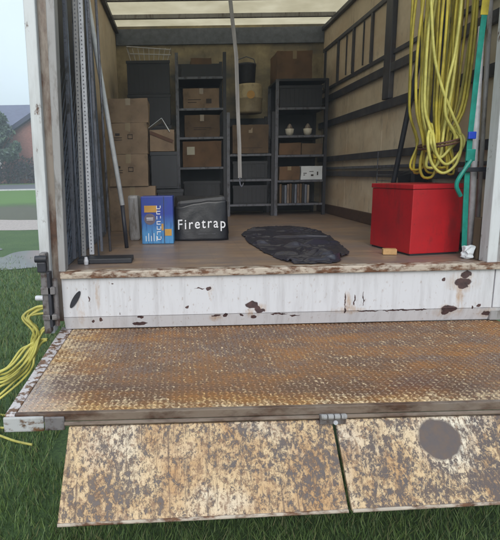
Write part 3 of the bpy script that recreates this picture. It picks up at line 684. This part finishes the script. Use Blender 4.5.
# ------------------------------------------------------------ carton stack on the left
g2 = 'cardboard boxes stacked on the left'
mk2 = [(.17, .13, .045, .005), (.17, .13, .005, .04), (.17, .165, .045, .005), (.21, .13, .005, .04), (.05, .14, .07, .005), (.05, .12, .07, .005), (.06, .16, .04, .02)]
carton('topmost brown carton of the stack on the left', -.60, -.25, 4.6, 5.0, 2.045, 2.25, 'card', None, g2, .02)
carton('second brown carton from the top with small printed mark', -.60, -.255, 4.6, 5.0, 1.775, 2.043, 'card', mk2, g2, -.015)
carton('third brown carton from the top, printed mark near its corner', -.61, -.265, 4.6, 5.0, 1.49, 1.773, 'card', mk2, g2, .01)
carton('lowest brown carton of the left stack, behind the blue carton', -.62, -.20, 4.62, 5.02, FZ+.002, 1.488, 'card', None, g2)
o = carton('open pale carton with red tape and a white flap, by the carton stack', -.245, -.02, 4.75, 5.05, 1.80, 1.99, 'card', None, None, tape=False)
b = MB().bar((-.11, -.155, .17), (.10, -.156, .085), .004, .03, Vector((0, 0, 1))); b.build('red_tape', M['brown'], o)
b = MB(); b.hull([(-.13, -.16, .20), (.0, -.18, .29), (.0, .0, .27), (-.13, .0, .20)], [(-.13, -.16, .204), (.0, -.18, .294), (.0, .0, .274), (-.13, .0, .204)])
b.hull([(.002, -.18, .29), (.07, -.17, .17), (.07, .0, .19), (.002, .0, .27)], [(.004, -.18, .294), (.074, -.17, .174), (.074, .0, .194), (.004, .0, .274)]); b.build('white_flap', M['paper'], o)
crate('black crate under the open pale carton', -.24, -.0, 4.76, 5.06, 1.46, 1.795)
crate('black crate on the floor behind the blue carton', -.19, .05, 4.78, 5.08, FZ+.002, 1.45)
# carrier bags standing between the stack and the blue carton
o = MB().box(-.40, -.30, 3.95, 4.1, FZ+.002, 1.42, .02)
for v in o.bm.verts: v.co += Vector((noise.noise(v.co*8)*.03, 0, noise.noise(v.co*6)*.03))
tag(o.build('plastic_bag', M['grey_post']), 'pale crumpled plastic bag wedged left of the blue carton', 'bag')
# ------------------------------------------------------------ blue carton with print
o = thing('blue_carton', 'bright blue printed carton with amber panel standing on the deck', 'box', (-.155, 3.72, FZ+.002), R(-3))
b = MB().box(-.118, .118, 0, .16, 0, .352, .004); b.build('carton', M['bluebox'], o)
for q in ((-.095, .0, .235, .285), (.055, .105, .06, .11), (.03, .045, .10, .15)): MB().box(q[0], q[1], -.002, -.0008, q[2], q[3]).build('amber_panel', M['amber'], o)
MB().lathe([(.042, -.002), (.042, -.0009)], 24, (-.055, 0, .185), 'Y').build('round_emblem', M['greyprint'], o)
MB().box(-.08, -.03, -.0034, -.0022, .178, .182).box(-.08, -.03, -.0034, -.0022, .190, .196).build('emblem_lines', M['whiteprint'], o)
MB().box(.048, .053, -.0022, -.0008, .004, .35).build('fold_line', M['verge'], o)
text('CLUMSY', .062, M['whiteprint'], o, Matrix.Translation((.012, -.003, .155)) @ UP @ Matrix.Rotation(R(90), 4, 'Z'), 'vertical_lettering', bold=.001)
for ob in o.children:
    if ob.name.startswith('vertical_lettering'): bpy.data.objects.remove(ob); break
# pale upright strokes of the unreadable vertical lettering
b = MB()
rnd = random.Random(5)
zz = .03
for i in range(7):
    w = .034; b.box(-.005, -.005+.005, -.0032, -.002, zz, zz+.026)
    if i % 2: b.box(.001, .001+w-.01, -.0032, -.002, zz+.020, zz+.026)
    if i % 3 != 1: b.box(.001, .001+w-.012, -.0032, -.002, zz, zz+.006)
    if i % 2 == 0: b.box(.022, .027, -.0032, -.002, zz+.008, zz+.026)
    zz += .038
b.build('vertical_print', M['whiteprint'], o)
b = MB()
for i in range(5): b.box(-.09+.02*i, -.085+.02*i, -.002, -.0008, .02, .06+.02*(i % 2))
b.build('streaks', M['wframe'], o)
# ------------------------------------------------------------ black bag with lettering
o = thing('shopping_bag', 'black glossy shopping bag with white Firetrap lettering on the deck', 'bag', (.175, 3.88, FZ+.002), R(-2))
b = bmesh.new(); nx, nz = 24, 16; rows = []
for side in (-1, 1):
    g = []
    for j in range(nz+1):
        r_ = []
        for i in range(nx+1):
            u = -1+2*i/nx; v = j/nz
            w = .215; x = u*w*(1-.05*v); z = v*(.29+.006*math.sin(u*3+1)+.02*u+.01*noise.noise((u*2, 0, 5)))
            dpt = .035*(1-abs(u)**6)*(1-.6*v)
            y = side*dpt+.006*noise.noise((u*4, v*4, side*3.1))*(1 if side > 0 else .5)
            r_.append(b.verts.new((x, y, z)))
        g.append(r_)
    rows.append(g)
    for j in range(nz):
        for i in range(nx): b.faces.new((g[j][i], g[j][i+1], g[j+1][i+1], g[j+1][i]))
bmesh.ops.remove_doubles(b, verts=b.verts[:], dist=.0005)
mb = MB(); mb.bm = b; bag = mb.build('bag_body', M['blackbag'], o, smooth=True)
sd_ = bag.modifiers.new('solid', 'SOLIDIFY'); sd_.thickness = .002
tx = text('Firetrap', .108, M['whiteprint'], o, Matrix.Translation((.005, -.062, .130)) @ UP, bold=.0009, sx=.84, sp=1.26)
for v in tx.data.vertices:
    u = v.co.x/.215; q = v.co.z/.3; v.co.y += .058-.035*(1-min(.99, abs(u))**6)*(1-.6*q)-.009
    v.co.z += -.012*(u > .45)*(u-.45)*2+.010*u
tx = text('unlimited denim', .02, M['whiteprint'], o, Matrix.Translation((.04, -.062, .052)) @ UP, 'small_lettering')
bpy.data.objects.remove(tx)
MB().box(-.02, .115, -.0405, -.0385, .050, .0535).build('underline_print', M['steel'], o)
# dark cloth / bag behind
o = MB()
o.box(-.02, .40, 4.05, 4.5, FZ+.002, 1.40, .03); 
for v in o.bm.verts: v.co += Vector((noise.noise(v.co*5)*.03, noise.noise(v.co*4)*.02, noise.noise(v.co*7)*.03*(v.co.z > 1.2)))
tag(o.build('black_holdall', M['crate']), 'dark holdall standing behind the black shopping bag', 'bag')
# ------------------------------------------------------------ black polythene sheet
def sheet():
    """a polythene sheet dropped crumpled on the deck: cloth is simulated here, then kept as a plain mesh"""
    out = [(.62, 2.80), (.55, 3.15), (.51, 3.7), (.54, 4.25), (.74, 4.66), (1.02, 4.72), (1.20, 4.5), (1.19, 3.8), (1.10, 3.2), (1.00, 2.88), (.88, 2.76), (.71, 2.755)]
    P = [Vector(p) for p in out]; L = len(P); c = Vector((.84, 3.5)); n, m = 132, 44; b = bmesh.new()
    def outline(t):
        f = t*L; i = int(f) % L; q = f-int(f); a, b0, c0, d = P[i-1], P[i], P[(i+1) % L], P[(i+2) % L]
        return .5*((2*b0)+(-a+c0)*q+(2*a-5*b0+4*c0-d)*q*q+(-a+3*b0-3*c0+d)*q**3)
    gx, gy = 66, 156; keep = {}
    def inside(x, y):
        k = False; pts = [outline(t/48) for t in range(48)]; jx = len(pts)-1
        for ix in range(len(pts)):
            A, B = pts[ix], pts[jx]
            if (A.y > y) != (B.y > y) and x < (B.x-A.x)*(y-A.y)/(B.y-A.y)+A.x: k = not k
            jx = ix
        return k
    for jy in range(gy+1):
        for ix in range(gx+1):
            x = .48+.76*ix/gx; y = 2.74+2.02*jy/gy
            if not inside(x, y): continue
            w = Vector((x*2.6+y*.8, y*5.2-x*1.4, 3.3)); w += Vector((noise.noise(w*.7), noise.noise(w*.7+Vector((9, 0, 0))), 0))*1.4
            z = .07+.078*noise.noise(w)+.036*noise.noise(w*2.1)+.05*max(0, (y-3)/1.6)
            keep[(ix, jy)] = b.verts.new((x+.008*noise.noise(w*1.9+Vector((0, 4, 0))), y+.012*noise.noise(w*1.9+Vector((0, 0, 8))), FZ+max(.012, z)))
    for (ix, jy), v in keep.items():
        q = [keep.get(k) for k in ((ix, jy), (ix+1, jy), (ix+1, jy+1), (ix, jy+1))]
        if all(q): b.faces.new(q)
    for v in [v for v in b.verts if not v.link_faces]: b.verts.remove(v)
    mb = MB(); mb.bm = b; o = mb.build('polythene_sheet', M['sheet'], None, smooth=True)
    me = bpy.data.meshes.new('drop_plane'); me.from_pydata([(-2, 1, FZ), (3, 1, FZ), (3, 6, FZ), (-2, 6, FZ)], [], [(0, 1, 2, 3)]); pl_ = bpy.data.objects.new('drop_plane', me); C.objects.link(pl_)
    try:
        cm = pl_.modifiers.new('c', 'COLLISION'); pl_.collision.thickness_outer = .004; pl_.collision.cloth_friction = 60
        cl_ = o.modifiers.new('cloth', 'CLOTH'); st = cl_.settings; st.quality = 6; st.mass = .25; st.tension_stiffness = 25; st.compression_stiffness = 25; st.shear_stiffness = 12; st.bending_stiffness = .7; st.air_damping = 3
        cs = cl_.collision_settings; cs.use_self_collision = True; cs.self_distance_min = .004; cs.distance_min = .004; cs.collision_quality = 3
        st.use_pressure = False
        cl_.point_cache.frame_start = 1; cl_.point_cache.frame_end = 40
        for f in range(1, 26): S.frame_set(f)
        ev = o.evaluated_get(bpy.context.evaluated_depsgraph_get()); nm = bpy.data.meshes.new_from_object(ev)
        zs = [v.co.z for v in nm.vertices]
        print('SHEET', min(zs), max(zs), sum(zs)/len(zs))
        o.modifiers.clear()
        if len(nm.vertices) and min(zs) > FZ-.02 and max(zs) < FZ+.5:
            for v in nm.vertices: v.co.z = max(v.co.z, FZ+.003)
            o.data = nm
            for p in nm.polygons: p.use_smooth = True
    except Exception as e: print('cloth skipped', e); o.modifiers.clear()
    S.frame_set(1); bpy.data.objects.remove(pl_)
    sb = o.modifiers.new('smooth', 'SUBSURF'); sb.levels = 1; sb.render_levels = 1
    so = o.modifiers.new('solid', 'SOLIDIFY'); so.thickness = .0015
    tag(o, 'crumpled black polythene sheet spread on the deck before the shelves', 'plastic sheet')
sheet()
# ------------------------------------------------------------ red chest
o = thing('red_chest', 'red painted metal chest near the right side of the opening', 'chest', (1.39, 2.955, FZ+.012), R(9))
b = MB().box(0, .335, 0, .45, 0, .385, .004); b.build('body', M['red'], o)
MB().box(-.006, .341, -.006, .456, .387, .415, .004).build('lid', M['red'], o)
MB().box(.01, .325, .01, .44, -.010, -.001).build('base', M['black_steel'], o)
o = MB().box(-.04, .04, -.025, .025, 0, .035, .003); o = o.build('wood_block', M['lightwood']); o.location = (1.30, 3.03, FZ+.002); o.rotation_euler = (0, 0, R(-14))
tag(o, 'small offcut of pale wood against the red chest', 'wood block')
# things on the deck right of the chest
# ------------------------------------------------------------ hanging yellow hoses
o = thing('hose_bundle', 'coils of yellow hose hanging above the red chest, tied with a strap', 'hose', (1.55, 3.12, 1.5))
rnd = random.Random(12)
def loop(cx, w, zt, zb, yo, skew, pin, j):
    pts = []; n = 64
    for i in range(n):
        a = i*2*math.pi/n; s, c = math.sin(a), math.cos(a)
        z = (zt+zb)/2+(zt-zb)/2*c; v = (z-zb)/(zt-zb)
        wid = w*abs(s)**.55*(1 if s > 0 else -1)
        tie = math.exp(-((z-1.755)/.12)**2)
        x = cx+.035+wid*1.15+skew*(v-.5); x = x*(1-.5*tie*pin)+1.575*.5*tie*pin
        x += .035*noise.noise((j*3.3, v*2.2, s*.8))
        y = 3.12+yo+.02*noise.noise((j*1.7, v*3, 2+s))
        pts.append((x, y, z))
    return pts
SH = .025
specs = [(1.50, .085, 2.95, 1.60), (1.47, .05, 3.1, 1.66), (1.63, .06, 3.2, 1.56), (1.60, .10, 3.0, 1.60), (1.66, .05, 3.15, 1.64), (1.55, .04, 3.1, 1.62), (1.50, .10, 3.25, 1.70), (1.64, .08, 3.05, 1.58), (1.58, .14, 3.2, 1.68), (1.53, .07, 3.1, 1.54), (1.66, .035, 2.95, 1.66), (1.56, .10, 3.15, 1.57), (1.62, .12, 3.3, 1.62), (1.48, .03, 3.0, 1.63), (1.52, .12, 3.2, 1.59), (1.61, .05, 3.3, 1.61), (1.57, .08, 3.0, 1.65), (1.65, .07, 3.1, 1.60), (1.49, .065, 3.15, 1.57)]
for j, (cx, w, zt, zb) in enumerate(specs):
    yo = -.10+.0115*j+rnd.uniform(-.01, .01)
    MB().tube(loop(cx-.035+SH-.0*w, w*.85, zt, zb, yo, rnd.uniform(-.06, .08), 1 if zb < 1.67 else .6, j), .0074 if j % 3 else .0086, 8, True).xf(Matrix.Translation((-1.55, -3.12, -1.5))).build('hose_coil', M['yellow'] if j % 4 else M['yellow_pale'], o, smooth=True)
pts = [(1.60, 3.0, 2.8), (1.605, 2.99, 2.5), (1.59, 2.985, 2.25), (1.555, 2.98, 2.05), (1.56, 2.98, 1.9), (1.63, 2.99, 1.78), (1.62, 3.06, 1.70)]
def smooth_path(P, k=8):
    P = [Vector(p) for p in P]; out = []
    for i in range(len(P)-1):
        a, b0, c0, d = P[max(i-1, 0)], P[i], P[i+1], P[min(i+2, len(P)-1)]
        for s in range(k):
            q = s/k; out.append(.5*((2*b0)+(-a+c0)*q+(2*a-5*b0+4*c0-d)*q*q+(-a+3*b0-3*c0+d)*q**3))
    out.append(P[-1]); return out
off = Matrix.Translation((-1.55, -3.12, -1.5))
MB().tube(smooth_path(pts), .0086).xf(off).build('hose_coil', M['yellow_pale'], o, smooth=True)
MB().tube(smooth_path([(1.43, 3.0, 2.6), (1.47, 2.99, 2.25), (1.53, 2.985, 2.05), (1.60, 2.98, 1.90), (1.655, 2.98, 1.78), (1.63, 3.06, 1.70)]), .0086).xf(off).build('hose_coil', M['yellow_pale'], o, smooth=True)
b = MB()
for dz in (0, .016): b.tube([(1.590+.098*math.cos(a*math.pi/10), 3.10+.155*math.sin(a*math.pi/10), 1.735+dz+.02*math.cos(a*math.pi/10)) for a in range(20)], .007, 6, True)
b.xf(off).build('tie', M['brown'], o)
# small drooping loops below the tie
for j, (dx, zb) in enumerate(((-.015, 1.68), (.02, 1.64), (0, 1.59))):
    MB().tube(smooth_path([(1.53, 3.08, 1.86), (1.50+dx-.02*j, 2.985-.008*j, 1.76), (1.51+dx-.01*j, 2.98-.008*j, zb+.04), (1.56+dx, 2.975-.008*j, zb-.02), (1.62+dx+.01*j, 2.98-.008*j, zb+.04), (1.655+dx, 2.985-.008*j, 1.77), (1.62, 3.08, 1.86)]), .0086).xf(off).build('hose_coil', M['yellow_pale'], o, smooth=True)
# hook that carries it
MB().box(XR-.13, XR-.01, 3.08, 3.14, 2.985, 3.005).box(1.42, 1.72, 3.095, 3.115, 2.985, 3.003).xf(off).build('bracket', M['black_steel'], o)
# ------------------------------------------------------------ teal strap, poles
o = thing('ratchet_strap', 'teal ratchet strap with blue buckle hanging right of the yellow hose', 'strap', (0, 0, 0))
b = MB(); P = [(1.665, 2.86, 2.40), (1.655, 2.86, 2.2), (1.645, 2.86, 1.8), (1.645, 2.86, 1.6), (1.65, 2.86, 1.45), (1.665, 2.86, 1.15)]
for p, q in zip(P, P[1:]): b.bar(p, q, .030, .004)
b.build('webbing', M['teal'], o)
b = MB()
for p, q in zip([(1.675, 2.862, 2.9), (1.672, 2.862, 2.6)], [(1.672, 2.862, 2.6), (1.665, 2.862, 2.402)]): b.bar(p, q, .04, .004)
b.build('upper_webbing', M['yellow'], o)
MB().box(1.625, 1.668, 2.838, 2.853, 1.755, 1.795, .004).build('blue_buckle', M['blueplastic'], o)
MB().box(1.622, 1.672, 2.838, 2.853, 1.635, 1.70, .004).build('ratchet', M['teal'], o)
MB().tube(smooth_path([(1.65, 2.84, 1.64), (1.60, 2.84, 1.56), (1.585, 2.85, 1.50), (1.62, 2.86, 1.44)]), .012).build('loose_tail', M['teal'], o)
MB().box(1.58, 1.80, 2.835, 2.852, 1.575, 1.60, .003).build('crossbar', M['black_steel'], o)
for i, (xa, xb, m, lab) in enumerate(((1.690, 1.725, 'alu', 'grey metal tube right of the teal strap'), (1.74, 1.775, 'grey_post', 'bright aluminium tube against the right door post'))):
    w = MB().tube([(xb, 2.90+.02*i, FZ+.002), (xa, 2.92+.02*i, 2.36 if i == 0 else 2.5)], .013 if i else .017, 10).build('metal_tube', M[m], None, smooth=True)
    tag(w, lab, 'tube', 'tubes in the right corner')
o = MB().box(1.655, 1.70, 2.80, 2.86, FZ+.002, 1.15, .012); bmesh.ops.subdivide_edges(o.bm, edges=o.bm.edges[:], cuts=3, use_grid_fill=True)
for v in o.bm.verts: v.co += Vector([noise.noise(v.co*40+Vector((q*9, 0, 0)))*.016 for q in range(3)]); v.co.x += (1.15-v.co.z)*-.15
o = tag(o.build('plastic_bag', M['paper']), 'scrap of white plastic beside the foot of the red chest', 'bag')
o = MB().box(1.70, 1.74, 2.78, 2.84, FZ+.002, 1.32, .004); tag(o.build('wood_batten', M['card_dark']), 'short brown batten standing in the right corner of the opening', 'batten')
# leaning dark poles on the right wall
w = MB().tube([(1.70, 4.0, FZ+.3), (1.82, 3.75, 2.9)], .02, 8).build('dark_pole', M['black_steel'], None); tag(w, 'dark pole slanting against the right wall behind the hoses', 'pole')
o = MB().box(1.66, 1.81, 3.6, 3.8, FZ+.002, 1.60, .03)
for v in o.bm.verts: v.co += Vector((noise.noise(v.co*6)*.05, noise.noise(v.co*5)*.03, noise.noise(v.co*7)*.05))
tag(o.build('black_sack', M['blackbag']), 'lumpy black sack behind the red chest', 'sack')
o = thing('wire_rack', 'small wire rack hanging on the lower rail of the right wall', 'rack', (1.78, 4.3, 1.45))
b = MB()
for z in (0, .05, .10, .15): b.tube([(0, -.2, z), (0, .2, z)], .004, 5)
for y in (-.2, .2): b.tube([(0, y, 0), (0, y, .3)], .004, 5)
b.build('wires', M['steel'], o)
# ------------------------------------------------------------ centre pole
o = thing('load_strap', 'long pale load strap hanging from the roof in the middle, hook at its end', 'strap', (.42, 4.17, TOP-.05))
b = MB(); P = [(0, 0, 0), (.02, 0, -.42), (.065, 0, -.82), (.078, .01, -1.2), (.09, 0, -1.5), (.095, 0, -1.76)]
for p, q in zip(P, P[1:]): b.bar(p, q, .030, .004)
b.build('webbing', M['polewood'], o)
MB().tube(smooth_path([(.095, 0, -1.755), (.095, 0, -1.80), (.11, 0, -1.83), (.125, 0, -1.80)]), .006).build('hook', M['steel'], o, smooth=True)
# ------------------------------------------------------------ left: lattice panels and uprights
def lattice(label, x, y0, y1, z0, z1, lean):
    o = thing('lattice_panel', label, 'lattice', (x, y0, z0), group='lattice panels leaning on the left wall'); w = y1-y0; h_ = z1-z0
    b = MB()
    for yy in (0, w): b.bar((0, yy, 0), (lean, yy, h_), .03, .02, Vector((0, 1, 0)))
    for k_ in (0.01, h_-.01): b.bar((lean*k_/h_, .016, k_), (lean*k_/h_, w-.016, k_), .02, .03, Vector((0, 0, 1)))
    b.build('frame', M['latt'], o)
    b = MB(); st = .075
    k_ = -h_
    while k_ < w:
        for sgn in (1, -1):
            a, c = max(0, k_), min(w, k_+h_)
            if c-a < .02: continue
            za, zc = (a-k_), (c-k_)
            if sgn < 0: za, zc = h_-za, h_-zc
            b.bar((lean*za/h_+.003*sgn, a, za), (lean*zc/h_+.003*sgn, c, zc), .005, .011, Vector((1, 0, 0)))
        k_ += st
    b.build('mesh', M['latt'], o)
    return o
lattice('dark metal lattice panel nearest the left door post', -.655, 2.86, 3.55, FZ+.01, 2.95, -.035)
lattice('dark metal lattice panel second from the left door post, further in', -.645, 3.58, 4.35, FZ+.01, 2.9, -.04)
MB().box
o = MB().box(-.705, -.668, 2.85, 4.4, FZ+.02, 2.98, .003); tag(o.build('dark_board', M['crate']), 'dark board standing behind the lattice panels on the left', 'board')
labs = ['dull grey slotted upright nearest the left door post', 'pale slotted upright, second from the left door post', 'bright slotted upright, third from the left door post', 'thin grey slotted upright, furthest in of the leaning bunch']
for i, (xb, xt, y, w_) in enumerate(((-.625, -.595, 2.95, .016), (-.585, -.555, 3.05, .020), (-.545, -.535, 3.10, .024), (-.50, -.51, 3.22, .012))):
    o = thing('slotted_upright', labs[i], 'metal upright', (xb, y, FZ+.03), group='slotted uprights leaning by the left post')
    H = 1.95; d = xt-xb; h2 = w_/2
    b = MB().bar((0, 0, 0), (d*1.3, .02, H), w_, .004).bar((h2, .010, 0), (h2+d*1.3, .030, H), .004, .018).bar((-h2, .010, 0), (-h2+d*1.3, .030, H), .004, .018)
    b.build('strip', M[('steel', 'grey_post', 'alu', 'steel')[i]], o)
    b = MB(); z = .02
    while z < H-.03:
        f = z/H; b.box(d*1.3*f-.003, d*1.3*f+.003, .02*f-.0045, .02*f-.0022, z, z+.007); z += .022
    b.build('slots', M['steel'], o)
for i, (xb, xt, y, rr, lab) in enumerate(((-.605, -.600, 3.02, .007, 'thin dark tube standing behind the first slotted upright'), (-.563, -.548, 3.16, .008, 'thin tube between the two pale slotted uprights'), (-.518, -.520, 3.20, .006, 'thinnest dark tube, right of the bright slotted upright'), (-.47, -.49, 3.4, .009, 'dull tube standing alone by the inner lattice panel'))):
    w = MB().tube([(xb, y, FZ+.003), (xt, y+.02, 3.05)], rr, 8).build('metal_tube', M[('latt', 'grey_post', 'latt', 'steel')[i]], None, smooth=True); tag(w, lab, 'tube', 'thin tubes by the left post')
o = thing('leaning_tube', 'long pale tube leaning inwards beside the lattice panels', 'tube', (0, 0, 0))
MB().tube([(-.39, 3.55, 1.385), (-.56, 3.55, 2.73), (-.585, 3.55, 2.95)], .017, 10).build('tube', M['pale_tube'], o, smooth=True)
MB().tube([(-.372, 3.55, FZ+.002), (-.391, 3.55, 1.383)], .014, 10).build('lower_tube', M['black_steel'], o, smooth=True)
o = MB().box(-.60, -.28, 2.92, 3.06, FZ+.002, FZ+.03, .004); tag(o.build('base_plank', M['crate']), 'low dark plank under the leaning uprights', 'plank')
o = MB().lathe([(.012, 0), (.014, .02), (.008, .045)], 10, (-.545, 2.90, FZ+.002)); tag(o.build('metal_fitting', M['alu']), 'small bright metal fitting on the deck near the left post', 'fitting')
# ------------------------------------------------------------ hose on the grass
o = thing('garden_hose', 'several strands of pale yellow hose trailing over the grass at the left', 'hose', (0, 0, 0))
base_ = [(-.80, 2.92, .86), (-1.0, 3.1, .80), (-1.12, 3.25, .62), (-1.02, 3.3, .45), (-.98, 3.35, .28)]
def drop(P): return [(x, 2.85+.02*math.sin(q*1.7), z) for q, (x, z) in enumerate(P)]+[(P[-1][0]-.25, 2.86, max(.1, P[-1][1]-.2)), (P[-1][0]-.5, 2.9, .03), (P[-1][0]-1.0, 3.0, .012)]
strands = [
 drop([(-.773, .85), (-.844, .839), (-.918, .792), (-.842, .711), (-.847, .643), (-.922, .595), (-1.007, .497), (-1.089, .448), (-1.216, .368)]),
 drop([(-.774, .844), (-.834, .821), (-.89, .779), (-.843, .705), (-.872, .631), (-.888, .569), (-.942, .495), (-1.032, .421), (-1.125, .385), (-1.22, .323)]),
 drop([(-.779, .685), (-.801, .704), (-.834, .667), (-.871, .562), (-.944, .463), (-1.035, .383), (-1.097, .359), (-1.223, .297)]),
 drop([(-.775, .80), (-.82, .80), (-.90, .785), (-.86, .73), (-.85, .67), (-.90, .57), (-.97, .46), (-1.07, .39), (-1.2, .36)]),
 drop([(-.794, .642), (-.838, .612), (-.873, .543), (-.882, .493), (-.923, .431), (-1.001, .356), (-1.104, .281), (-1.233, .193)]),
 [(-1.6, 3.25, .02), (-1.32, 3.19, .02), (-1.18, 3.14, .02), (-1.0, 3.15, .02), (-.8, 3.3, .02)],
 [(-1.5, 2.98, .02), (-1.24, 2.98, .02), (-1.11, 2.97, .02), (-.95, 3.0, .02), (-.8, 3.05, .02)],
 [(-1.45, 2.95, .045), (-1.19, 2.86, .05), (-1.10, 2.81, .05), (-1.0, 2.75, .05), (-.89, 2.72, .04)],
]
rnd = random.Random(31)
for P in (strands[0], strands[1], strands[2], strands[4], strands[1]):
    q = rnd.uniform(-.03, .03); w = rnd.uniform(-.02, .03)
    strands.append([(x+q*min(1, k_/3)+.012*noise.noise((k_*.7, q*90, 1)), y+.015+.03*noise.noise((k_*.5, q*50, 4)), max(.012, z+w*min(1, k_/3)+.03*noise.noise((k_*.6, 3, q*70)))) for k_, (x, y, z) in enumerate(P)])
for s_ in strands: MB().tube(smooth_path(s_), .0075).build('strand', M['yellow_pale'], o, smooth=True)

# ------------------------------------------------------------ damp air that pales the far side of the field
hz_ = bpy.data.materials.new('damp_air'); hz_.use_nodes = True; nt = hz_.node_tree; nt.nodes.remove(nt.nodes['Principled BSDF'])
vo = nt.nodes.new('ShaderNodeVolumePrincipled'); vo.inputs['Color'].default_value = (.80, .88, .96, 1); vo.inputs['Density'].default_value = .007; vo.inputs['Anisotropy'].default_value = .2
nt.links.new(vo.outputs[0], nt.nodes['Material Output'].inputs['Volume'])
tag(MB().box(-3000, 3000, -1000, 4500, -1, 14).build('haze', hz_), kind='stuff')
